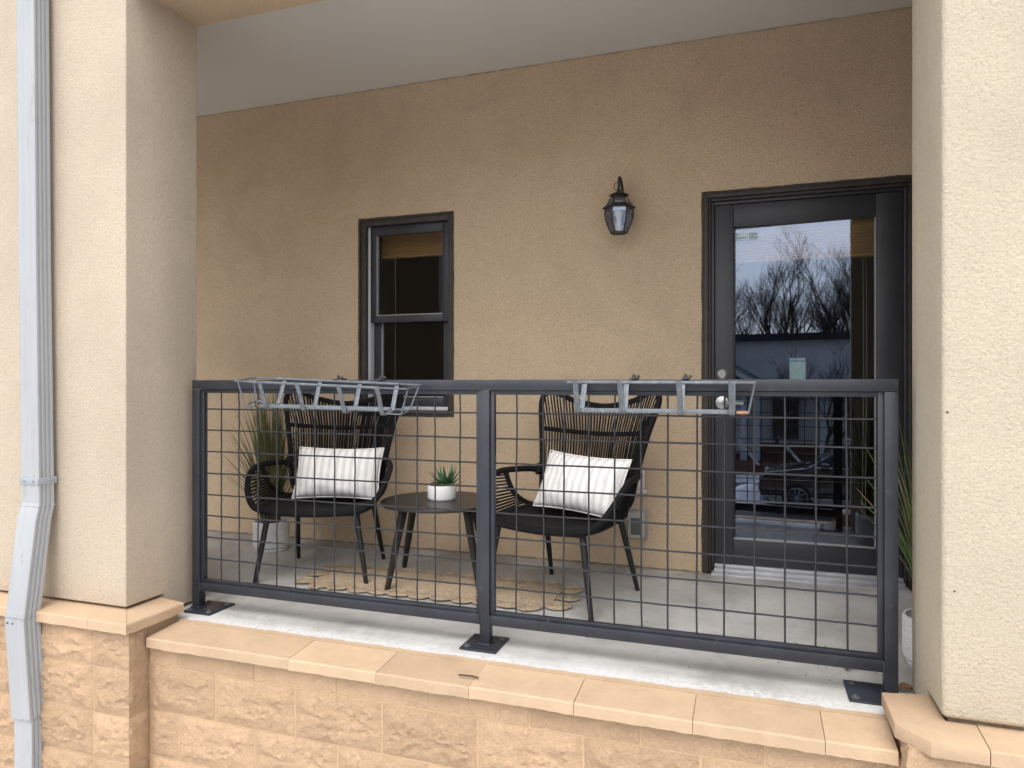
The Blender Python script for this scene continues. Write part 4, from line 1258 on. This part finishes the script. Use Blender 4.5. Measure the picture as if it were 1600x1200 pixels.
def blind(label, x0, x1, y, ztop, nsl, pitch, cords, clen):
    t = thing('wooden_blind', label, 'blind', ((x0+x1)/2, y, ztop-nsl*pitch-0.05), 0)
    oz = ztop-nsl*pitch-0.05; w = (x1-x0)/2
    b = MB(); b.box(-w, w, -0.012, 0.045, ztop-0.045-oz, ztop-oz); b.build('valance', M['wood'], t, bevel=0.002)
    for k in range(nsl):
        z = ztop-0.047-k*pitch-oz
        b = MB(); b.box(-w+0.003, w-0.003, -0.008, 0.042, z-pitch*0.72, z); b.build('slat', M['wood'], t, bevel=0.001)
    b = MB(); b.box(-w+0.003, w-0.003, -0.010, 0.044, -0.012, 0.004); b.build('bottom_rail', M['wood'], t, bevel=0.002)
    for cx in cords:
        b = MB(); b.tube([(cx-(x0+x1)/2, -0.016, ztop-0.06-oz), (cx-(x0+x1)/2+0.004, -0.018, ztop-clen*0.5-oz), (cx-(x0+x1)/2-0.003, -0.016, ztop-clen-oz)], 0.0018, 5)
        b.build('pull_cord', M['string'], t)
    return t
blind('brown wooden slat blind drawn up behind the sash window', -2.40, -1.80, WALL_Y+0.20, 2.11, 10, 0.0125, [-2.29], 1.1)

# ------------------------------------------------------------------ door
dr = thing('entry_door', 'dark glazed entry door with aluminium threshold at the right of the porch', 'door', (0.28, WALL_Y, 0.0))
do = Vector((-0.28, -WALL_Y, 0))
def dbox(name, x0, x1, y0, y1, z0, z1, mat, parent=dr, bevel=0.002):
    b = MB(); b.box(x0+do.x, x1+do.x, y0+do.y, y1+do.y, z0, z1)
    return b.build(name, mat, parent, bevel=bevel)
x0, x1, z0, z1 = DOOR
b = MB(); ragged_frame(b, x0+0.004, x1-0.004, 0.004, z1-0.004, 0.013, WALL_Y-0.004, WALL_Y+0.03, 13.0, do)
b.build('surround', M['sealant'], dr)
# stepped jambs
for side in (-1, 1):
    xa = x0 if side < 0 else x1
    def jb(d0, d1, y0, y1, mat):
        p, q = sorted((xa-side*d0, xa-side*d1)); dbox('jamb', p, q, y0, y1, 0.004, z1-0.0045, mat)
    jb(0.0045, 0.026, WALL_Y-0.003, WALL_Y+0.17, M['trim'])
    jb(0.0265, 0.040, WALL_Y+0.014, WALL_Y+0.17, M['trim'])
    jb(0.0405, 0.058, WALL_Y+0.034, WALL_Y+0.17, M['frame'])
dbox('head', x0+0.0265, x1-0.0265, WALL_Y-0.003, WALL_Y+0.17, z1-0.026, z1-0.0045, M['trim'])
dbox('head', x0+0.0405, x1-0.0405, WALL_Y+0.014, WALL_Y+0.17, z1-0.042, z1-0.0265, M['trim'])
dbox('head', x0+0.0585, x1-0.0585, WALL_Y+0.034, WALL_Y+0.17, z1-0.060, z1-0.0425, M['frame'])
# threshold, three aluminium steps
dbox('threshold', x0+0.045, x1-0.045, WALL_Y-0.055, WALL_Y+0.02, 0.0, 0.016, M['alu'])
dbox('threshold', x0+0.059, x1-0.059, WALL_Y-0.012, WALL_Y+0.06, 0.0165, 0.034, M['alu'])
dbox('threshold', x0+0.060, x1-0.060, WALL_Y+0.028, WALL_Y+0.16, 0.0345, 0.050, M['alu'])
SY = WALL_Y+0.048
sx0, sx1, sz0, sz1 = x0+0.060, x1-0.0605, 0.053, z1-0.0615
gx0, gx1, gz0, gz1 = -0.088, 0.628, 0.190, 1.945
leafd = dbox('door_leaf', sx0, gx0-0.0006, SY, SY+0.045, sz0, sz1, M['frame'])
dbox('stile', gx1+0.0006, sx1, SY, SY+0.045, sz0, sz1, M['frame'], leafd)
dbox('top_rail', gx0, gx1, SY+0.0005, SY+0.0445, gz1, sz1, M['frame'], leafd)
dbox('bottom_rail', gx0, gx1, SY+0.0005, SY+0.0445, sz0, gz0, M['frame'], leafd)
dbox('glazing_bead', gx0, gx1, SY+0.004, SY+0.03, gz0+0.0005, gz0+0.010, M['grey_pl'], leafd, 0.001)
dbox('glazing_bead', gx1-0.006, gx1, SY-0.004, SY+0.03, gz0+0.0105, gz1-0.0005, M['grey_pl'], leafd, 0.001)
dbox('glazing_bead', gx0, gx0+0.005, SY+0.004, SY+0.042, gz0+0.0105, gz1-0.0005, M['frame'], leafd, 0.001)
PANE_T = math.radians(3.2)      # the pane sits slightly askew in its leaf, as its reflection shows
b = MB(); hw = (gx1-gx0)/2-0.006
b.box(-hw, hw, -0.002, 0.002, gz0+0.0103, gz1-0.0008)
gp = b.build('glass_pane', M['glass'], dr)
gp.location = ((gx0+gx1)/2+do.x, SY+0.0225+do.y, 0); gp.rotation_euler = (0, 0, -PANE_T)
# hardware
hwx = -0.150
b = MB(); b.lathe([(0.0315, 0.0), (0.0315, 0.004), (0.027, 0.008), (0.0265, 0.0085), (0.025, 0.0085), (0.0245, 0.017), (0.019, 0.020), (0.0185, 0.0185), (0.012, 0.0185), (0.012, 0.0215)], (0, 0, 0), 28)
dbt = b.build('deadbolt', M['chrome'], dr, smooth=True, ang=30); dbt.location = (hwx+do.x, SY+do.y, 1.118); dbt.rotation_euler = (math.radians(90), 0, 0)
b = MB(); b.box(-0.0022, 0.0022, -0.007, 0.007, 0.0213, 0.0222); b.build('keyway', M['bolt'], dbt)
b = MB(); b.disc((hwx+do.x, SY+do.y, 0.958), (0,-1,0), 0.036, 0.006, 28); b.disc((hwx+do.x, SY-0.0055+do.y, 0.958), (0,-1,0), 0.026, 0.004, 28); b.disc((hwx+do.x, SY-0.009+do.y, 0.958), (0,-1,0), 0.013, 0.045, 16)
hd = b.build('handle_rose', M['chrome'], dr, smooth=True, bevel=0.002)
b = MB(); b.tube(smooth_path([(hwx+do.x, SY-0.052+do.y, 0.958), (hwx+0.05+do.x, SY-0.056+do.y, 0.958), (hwx+0.115+do.x, SY-0.052+do.y, 0.955)], 5), 0.0095, 10); b.build('lever', M['chrome'], hd, smooth=True)
# alarm company sticker and paper notice on the glass
b = MB(); b.box(-hw+0.004, -hw+0.122, -0.0032, -0.0022, 1.872, 1.916)
st = b.build('window_sticker', M['sticker'], dr); st.location = gp.location; st.rotation_euler = gp.rotation_euler
sx_ = -hw-0.006
b = MB()
for (p, q, u, v) in ((0.083, 0.122, 1.879, 1.882), (0.083, 0.122, 1.906, 1.909), (0.083, 0.0855, 1.8822, 1.9058), (0.018, 0.075, 1.884, 1.886), (0.018, 0.070, 1.889, 1.8905)):
    b.box(sx_+p, sx_+q, -0.0040, -0.0035, u, v)
tag(b.build('sticker_print', M['ink'], st), kind='stuff')
cu = bpy.data.curves.new('sticker_text', 'FONT'); cu.body = 'AC'; cu.size = 0.030; cu.extrude = 0.0002
to = bpy.data.objects.new('sticker_text', cu); COL.objects.link(to)
dg = bpy.context.evaluated_depsgraph_get()
me = bpy.data.meshes.new_from_object(to.evaluated_get(dg)); bpy.data.objects.remove(to)
tm = bpy.data.objects.new('sticker_text', me); COL.objects.link(tm); me.materials.clear(); me.materials.append(M['ink'])
tm.parent = st; tm.location = (sx_+0.088, -0.0038, 1.884); tm.rotation_euler = (math.radians(90), 0, 0)
px_ = 0.246-(gx0+gx1)/2
b = MB(); b.box(px_-0.041, px_+0.041, 0.0024, 0.0032, 1.085, 1.205)
pn = b.build('paper_notice', M['paper'], dr); pn.location = gp.location; pn.rotation_euler = gp.rotation_euler
b = MB(); b.box(px_-0.0405, px_+0.0405, 0.00215, 0.0023, 1.184, 1.196); b.build('notice_header', M['paper_band'], pn)
blind('brown wooden slat blind drawn up behind the door glass', -0.10, 0.70, SY+0.085, 1.955, 11, 0.0125, [0.575, 0.59], 1.62)

# dark room behind wall
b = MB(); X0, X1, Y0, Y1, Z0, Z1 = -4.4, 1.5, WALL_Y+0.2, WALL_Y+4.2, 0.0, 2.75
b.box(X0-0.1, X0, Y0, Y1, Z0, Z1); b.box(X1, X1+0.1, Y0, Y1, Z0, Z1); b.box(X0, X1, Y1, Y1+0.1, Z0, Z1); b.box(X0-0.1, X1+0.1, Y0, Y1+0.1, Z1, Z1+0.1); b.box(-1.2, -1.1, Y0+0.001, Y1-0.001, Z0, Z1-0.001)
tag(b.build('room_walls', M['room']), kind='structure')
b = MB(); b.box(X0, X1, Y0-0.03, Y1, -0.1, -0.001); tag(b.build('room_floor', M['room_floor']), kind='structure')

# ------------------------------------------------------------------ wall lantern
LXp, LYp = -0.700, 3.915
la = thing('wall_lantern', 'bronze wall lantern with curved glass panes left of the door', 'lamp', (LXp, WALL_Y, 2.05))
lo = Vector((-LXp, -WALL_Y, -2.05))
def hexring(r, z, rot=math.radians(12)):
    return [(LXp+r*math.cos(rot+k*math.pi/3)+lo.x, LYp+r*math.sin(rot+k*math.pi/3)+lo.y, z+lo.z) for k in range(6)]
def hexstack(b, rings):
    vs = [p for r in rings for p in r]; n = len(rings); fs = []
    for i in range(n-1):
        for k in range(6): fs.append((i*6+k, i*6+(k+1)%6, (i+1)*6+(k+1)%6, (i+1)*6+k))
    fs += [tuple(range(5,-1,-1)), tuple(range((n-1)*6, n*6))]
    b.add(vs, fs)
rows = [(0.046, 1.917), (0.060, 1.945), (0.074, 1.985), (0.080, 2.025), (0.078, 2.052)]
b = MB(); hexstack(b, [hexring(r*0.985, z) for r, z in rows]); b.build('lower_glass', M['lampglass'], la)
b = MB(); hexstack(b, [hexring(0.066, 2.072), hexring(0.046, 2.112)]); b.build('upper_glass', M['lampglass'], la)
for k in range(6):
    b = MB(); b.tube([hexring(r, z)[k] for r, z in rows], 0.0035, 5); b.build('glazing_bar', M['lamp'], la)
    b = MB(); b.tube([hexring(0.067, 2.074)[k], hexring(0.048, 2.110)[k]], 0.003, 5); b.build('glazing_bar', M['lamp'], la)
b = MB(); hexstack(b, [hexring(0.090, 2.050), hexring(0.096, 2.053), hexring(0.074, 2.072), hexring(0.066, 2.073)]); b.build('hood', M['lamp'], la)
b = MB(); hexstack(b, [hexring(0.049, 1.910), hexring(0.050, 1.917), hexring(0.040, 1.919)]); b.build('bottom_ring', M['lamp'], la)
b = MB(); b.lathe([(0.032, 0), (0.036, 0.012), (0.054, 0.016), (0.050, 0.021), (0.022, 0.032), (0.012, 0.040), (0.010, 0.05)], (lo.x+LXp, lo.y+LYp, 2.108+lo.z), 20); b.build('chimney_cap', M['lamp'], la, smooth=True)
b = MB(); b.lathe([(0.013, 0), (0.013, 0.075), (0.016, 0.08), (0.026, 0.098), (0.026, 0.112), (0.012, 0.128)], (lo.x+LXp, lo.y+LYp, 1.921+lo.z), 16); b.build('bulb', M['potwhite'], la, smooth=True)
b = MB(); arm = smooth_path([(LXp+0.008, WALL_Y-0.015, 2.06), (LXp+0.008, WALL_Y-0.045, 2.11), (LXp+0.004, WALL_Y-0.060, 2.19), (LXp, WALL_Y-0.095, 2.232), (LXp, LYp+0.01, 2.228), (LXp, LYp, 2.205), (LXp, LYp, 2.155)], 5)
b.tube([Vector(p)+lo for p in arm], 0.008, 8); b.build('arm', M['lamp'], la, smooth=True)
b = MB(); b.tube([Vector((LXp-0.012+0.017*math.cos(a*0.5), LYp, 2.178+0.021*math.sin(a*0.5)))+lo for a in range(13)], 0.0022, 5, True); b.build('hanging_ring', M['lamp'], la, smooth=True)
b = MB(); b.tube([Vector((LXp, WALL_Y, 2.045))+lo, Vector((LXp, WALL_Y-0.016, 2.045))+lo], [0.062, 0.052], 20); bp = b.build('back_plate', M['lamp'], la, smooth=True, bevel=0.002)

# ------------------------------------------------------------------ outlet box and white fitting behind right chair
ob = thing('outlet_box', 'grey weatherproof outlet box low on the wall behind the right chair', 'outlet', (-0.615, WALL_Y, 0.255))
b = MB(); b.box(-0.058, 0.058, -0.018, 0.0, -0.085, 0.085); b.build('back_box', M['grey_pl'], ob, bevel=0.004)
b = MB(); b.box(-0.050, 0.050, -0.075, -0.0185, -0.075, 0.075); b.build('bubble_cover', plain('bubble_plastic', (0.36, 0.37, 0.36), 0.3, var=0.06), ob, bevel=0.012, seg=3)
b = MB(); b.box(-0.030, 0.030, -0.0785, -0.0755, -0.050, 0.045); b.build('cover_window', plain('smoked_plastic', (0.10, 0.105, 0.105), 0.2, var=0.05), ob, bevel=0.001)
pf = thing('wall_fitting', 'white plastic pipe fitting on the wall above the grey outlet box', 'pipe', (-0.60, WALL_Y, 0.44))
b = MB(); b.box(-0.028, 0.028, -0.030, 0.0, 0.018, 0.130); b.build('cover', M['white_pl'], pf, bevel=0.006)
b = MB(); b.box(-0.046, 0.040, -0.034, 0.0, -0.006, 0.0175); b.build('foot', M['white_pl'], pf, bevel=0.003)
b = MB(); b.tube([(-0.030, -0.02, -0.022), (-0.030, -0.02, -0.0065)], 0.012, 10); b.build('spout', M['white_pl'], pf)

# ------------------------------------------------------------------ small litter
random.seed(5)
def dry_leaf(x, y, z, rz, L, label):
    b = MB(); vs = []; fs = []; n = 7
    for i in range(n+1):
        t = i/n; w = L*0.32*math.sin(math.pi*min(1, t*1.02))**0.8+0.001
        zc = 0.010*math.sin(t*3)+0.004
        vs += [(L*(t-0.5), -w, zc+0.010*abs(math.sin(t*5))), (L*(t-0.5), 0, zc), (L*(t-0.5), w, zc+0.012)]
    for i in range(n):
        for k in range(2): a = i*3+k; fs += [(a, a+3, a+4, a+1)]
    m = len(vs); vs2 = [(p[0], p[1], p[2]-0.0012) for p in vs]
    b.add(vs+vs2, fs+[tuple(m+i for i in reversed(f)) for f in fs])
    o = b.build('dry_leaf', M['leaf_dry'], smooth=True)
    o.location = (x, y, z); o.rotation_euler = (0, 0, rz)
    return tag(o, label, 'leaf', 'dry leaves on the porch floor')
dry_leaf(0.507, 2.72, 0.002, 0.3, 0.050, 'curled brown dry leaf on the floor at the right column')
dry_leaf(0.345, 2.86, 0.002, 1.1, 0.040, 'brown dry leaf on the concrete left of the right rail post')
b = MB(); b.tube(smooth_path([(-1.01, 2.352, 0.001), (-0.985, 2.350, 0.004), (-0.955, 2.356, 0.002), (-0.93, 2.352, 0.001)], 4), [0.003]*12+[0.0015], 5)
tag(b.build('twig', M['twig']), 'small dark twig lying on the sloping tan cap tiles', 'twig')
b = MB()
for k in range(90):
    x, y = random.gauss(0.22, 0.10), random.gauss(2.93, 0.07)
    if k > 45: x, y = random.uniform(-2.3, 0.5), random.uniform(2.52, 4.0)
    s_ = random.uniform(0.002, 0.006)
    b.add([(x-s_, y-s_*0.5, 0.001), (x+s_, y-s_*0.3, 0.001), (x+s_*0.2, y+s_*0.7, 0.001), (x, y, 0.001+s_*0.6)], [(0,1,3),(1,2,3),(2,0,3),(0,2,1)])
tag(b.build('floor_debris', M['twig']), kind='stuff')

# ------------------------------------------------------------------ across the street (mirrored in the door glass)
def bare_tree(label, x, y, H, seed, levels=5, tr=0.16):
    t = thing('bare_tree', label, 'tree', (x, y, GROUND), 0, 'bare winter trees along the street')
    rnd = random.Random(seed); trunk = MB(); crown = MB(); cnt = [0]
    def grow(p, d, L, r, lev):
        b = trunk if lev == 0 else crown
        n = 4 if lev < 2 else 3; pts = [p]; q = p; dd = d
        for i in range(n):
            dd = (dd+Vector((rnd.uniform(-1,1), rnd.uniform(-1,1), rnd.uniform(-0.3,0.6)))*0.16).normalized()
            q = q+dd*L/n; pts.append(q)
        b.tube(pts, [r*(1-0.42*i/n) for i in range(n+1)], 7 if lev == 0 else (5 if lev < 3 else 3)); cnt[0] += 1
        if lev >= levels: return
        k = rnd.randint(3, 4) if lev < 3 else rnd.randint(3, 4)
        for j in range(k):
            f = rnd.uniform(0.45, 1.0) if j else 1.0
            pp = at_param([Vector(a) for a in pts], f)
            sp = rnd.uniform(0.35, 0.75)
            ax = Vector((rnd.uniform(-1,1), rnd.uniform(-1,1), rnd.uniform(-0.2,0.5))).normalized()
            nd = (dd+ax*sp*1.15+Vector((0,0,0.22))).normalized()
            grow(pp, nd, L*rnd.uniform(0.55, 0.82), max(0.0045, r*0.59*rnd.uniform(0.75, 1.0)), lev+1)
    grow(Vector((0,0,-0.1)), Vector((rnd.uniform(-.06,.06), rnd.uniform(-.06,.06), 1)), H*0.30, tr, 0)
    trunk.build('trunk', M['bark'], t, smooth=True)
    crown.build('crown', M['bark'], t, smooth=True)
    return t
bare_tree('bare tree behind the grey house, at its left end', -4.3, -29.5, 11.0, 3, 6, 0.20)
bare_tree('tall bare tree with a thick trunk behind the middle of the grey house', -2.2, -33.0, 13.0, 14, 6, 0.23)
bare_tree('spreading bare tree behind the right half of the grey house', 0.1, -29.0, 11.5, 25, 6, 0.22)
bare_tree('bushy bare tree far behind the grey house on the right', 2.4, -36.0, 14.0, 36, 6, 0.25)
bare_tree('leaning bare tree far behind the grey house on the left', -7.8, -36.0, 14.0, 47, 5, 0.25)
bare_tree('bare tree far behind the right end of the grey house', 6.5, -33.0, 12.0, 52, 5, 0.22)
bare_tree('thin upright bare tree behind the roof of the grey house', -3.2, -28.5, 10.5, 81, 6, 0.15)
bare_tree('forked bare tree behind the roof of the grey house', -0.9, -31.0, 12.5, 92, 6, 0.19)
bare_tree('bare tree with drooping twigs behind the roof of the grey house', 1.5, -30.5, 12.0, 103, 6, 0.18)
bare_tree('small bare street tree in front of the grey house', -0.1, -17.6, 5.8, 58, 5, 0.075)
bare_tree('slender bare street tree beside the porch of the grey house', -1.6, -17.8, 5.4, 69, 5, 0.065)

# grey sided house with dark flat roof edge, porch and brick base
hs = thing('grey_house', 'grey sided house with dark roof edge and brick porch across the street', 'house', (0.0, -24.0, GROUND))
g0 = -GROUND
b = MB(); b.box(-11, 11, -3.0, 3.0, 0, g0+2.72); b.build('body', M['siding'], hs)
for k in range(26):
    z = g0+1.05-2.6+k*0.165
    b = MB(); b.hexa([(-11.02,3.002,z),(11.02,3.002,z),(11.02,3.03,z),(-11.02,3.03,z),(-11.02,3.001,z+0.16),(11.02,3.001,z+0.16),(11.02,3.008,z+0.16),(-11.02,3.008,z+0.16)])
    b.build('siding_board', M['siding'], hs)
b = MB(); b.box(-11.4, 11.4, -3.4, 3.45, g0+2.72, g0+2.98); b.build('roof', M['fascia'], hs)
b = MB(); b.box(-2.6, 9.0, 3.04, 3.08, 0.0, 1.0); b.build('brick_base', M['brick'], hs)
b = MB(); b.box(-4.2, 5.2, 3.05, 5.9, g0+0.98, g0+1.10); b.build('porch_roof', M['fascia'], hs)
for p, q in ((-4.75, -2.25), (-4.75, -7.25)):
    b = MB(); za, zb = g0+2.62, g0+1.12
    b.hexa([(p,3.06,za-0.10),(p,5.9,za-0.10),(q,5.9,zb-0.10),(q,3.06,zb-0.10),(p,3.06,za),(p,5.9,za),(q,5.9,zb),(q,3.06,zb)] if p < q else [(q,3.06,zb-0.10),(q,5.9,zb-0.10),(p,5.9,za-0.10),(p,3.06,za-0.10),(q,3.06,zb),(q,5.9,zb),(p,5.9,za),(p,3.06,za)])
    b.build('gable_roof', M['shingle'], hs)
    b = MB(); b.hexa([(min(p,q),5.905,(za if p < q else zb)-0.22),(max(p,q),5.905,(zb if p < q else za)-0.22),(max(p,q),5.96,(zb if p < q else za)-0.22),(min(p,q),5.96,(za if p < q else zb)-0.22),(min(p,q),5.905,(za if p < q else zb)-0.03),(max(p,q),5.905,(zb if p < q else za)-0.03),(max(p,q),5.96,(zb if p < q else za)-0.03),(min(p,q),5.96,(za if p < q else zb)-0.03)])
    b.build('rake_board', M['porchwhite'], hs)
for x in (-6.9, -3.9, -2.75, -2.3, -0.1, 2.3, 4.9):
    b = MB(); b.box(x-0.11, x+0.11, 5.5, 5.72, 0.0, g0+0.98); b.build('porch_post', M['porchwhite'], hs)
b = MB(); b.box(-4.2, 5.2, 3.09, 5.9, 0.0, 0.55); b.build('porch_deck', M['brick'], hs)
for x in (-1.5, 1.2, 3.4):
    b = MB(); b.box(x-0.55, x+0.55, 3.031, 3.075, g0-1.2, g0+0.5); w = b.build('window', M['porchwhite'], hs)
    b = MB(); b.box(x-0.47, x+0.47, 3.076, 3.084, g0-1.12, g0+0.42); b.build('pane', M['carglass'], w)
for s in (-3.0, -1.55):
    b = MB(); b.tube([(s, 5.95, 1.45), (s+0.9, 7.0, 0.55)], 0.05, 6); b.build('stair_rail', M['porchwhite'], hs)

# parked dark suv
car = thing('parked_suv', 'dark parked sport utility vehicle at the kerb across the snow', 'car', (0.86, -12.0, GROUND))
car.scale = (1, 1, 1.05)
def car_profile():
    return [(-2.32,0.42),(-2.38,0.60),(-2.34,0.80),(-2.20,0.98),(-1.45,1.09),(-1.18,1.12),(-0.42,1.62),(0.05,1.70),(1.20,1.70),(1.80,1.62),(2.16,1.18),(2.34,1.08),(2.38,0.70),(2.34,0.42)]
pr = car_profile()
b = MB(); secs = []
for (y, k, dz) in ((-0.94, 0.0, 0), (-0.90, 1.0, 0), (0.90, 1.0, 0), (0.94, 0.0, 0)):
    ring = []
    for x, z in pr:
        ins = 0.0
        if z > 1.13: ins = 0.22*(z-1.13)/0.57
        yy = y*(1-ins); xx = x*(0.985 if k == 0 else 1.0)
        ring.append((xx, yy, z if k else z*0.985+0.006))
    secs.append(ring)
n = len(pr); vs = [p for s in secs for p in s]; fs = []
for i in range(3):
    for k in range(n): fs.append((i*n+k, i*n+(k+1)%n, (i+1)*n+(k+1)%n, (i+1)*n+k))
fs += [tuple(range(n-1,-1,-1)), tuple(range(3*n, 4*n))]
b.add(vs, fs); b.build('body', M['carpaint'], car, bevel=0.02, ang=40)
def inset(y, z): return y*(1-(0.22*(z-1.13)/0.57 if z > 1.13 else 0))
for s in (-1, 1):
    for pts in ([(-0.98,1.17),(-0.36,1.58),(0.16,1.62),(0.16,1.17)], [(0.24,1.17),(0.24,1.62),(1.06,1.62),(1.06,1.17)], [(1.14,1.17),(1.14,1.61),(1.66,1.55),(1.86,1.22)]):
        b = MB(); v1 = [(x, s*(abs(inset(0.94, z))+0.004), z) for x, z in pts]; v2 = [(x, s*(abs(inset(0.94, z))-0.02), z) for x, z in pts]
        b.add(v1+v2, [(0,1,2,3),(7,6,5,4)]+[(i,(i+1)%4,4+(i+1)%4,4+i) for i in range(4)]); b.build('side_window', M['carglass'], car)
    b = MB(); b.tube([(-1.02, s*0.955, 1.145), (1.95, s*0.955, 1.165)], 0.012, 6); b.build('chrome_strip', M['wheel'], car)
    b = MB(); b.tube([(-0.30, s*0.66, 1.735), (1.6, s*0.66, 1.73)], 0.022, 6); b.build('roof_rail', M['wheel'], car)
    b = MB(); b.box(-2.352, -2.02, min(s*0.62, s*0.90), max(s*0.62, s*0.90), 0.80, 0.92); b.build('headlight', M['carlamp'], car, bevel=0.02)
    b = MB(); b.box(-0.86, -0.66, min(s*0.95, s*1.12), max(s*0.95, s*1.12), 1.13, 1.27); b.build('wing_mirror', M['carpaint'], car, bevel=0.02)
    b = MB(); b.box(-1.1, 1.15, min(s*0.93, s*0.965), max(s*0.93, s*0.965), 0.36, 0.42); b.build('sill_trim', M['wheel'], car)
    for wx in (-1.42, 1.42):
        b = MB(); b.tube([(wx, s*0.72, 0.37), (wx, s*0.955, 0.37)], 0.37, 28); wh = b.build('wheel', M['tyre'], car, bevel=0.03)
        b = MB(); pts = [(wx+0.255*math.cos(a*math.pi/14), s*0.957, 0.37+0.255*math.sin(a*math.pi/14)) for a in range(28)]
        b.tube(pts, 0.016, 6, True)
        for a in range(10):
            an = a*math.pi/5; b.tube([(wx+0.03*math.cos(an), s*0.962, 0.37+0.03*math.sin(an)), (wx+0.25*math.cos(an), s*0.958, 0.37+0.25*math.sin(an))], 0.018, 5)
        b.disc((wx, s*0.95, 0.37), (0, s, 0), 0.055, 0.02, 12); b.build('rim', M['wheel'], wh, smooth=True)
b = MB(); b.add([(-1.14,-0.80,1.145),(-1.14,0.80,1.145),(-0.46,0.70,1.60),(-0.46,-0.70,1.60),(-1.12,-0.80,1.12),(-1.12,0.80,1.12),(-0.44,0.70,1.58),(-0.44,-0.70,1.58)], [(0,1,2,3),(7,6,5,4),(0,3,7,4),(1,5,6,2),(0,4,5,1),(3,2,6,7)]); b.build('windscreen', M['carglass'], car)
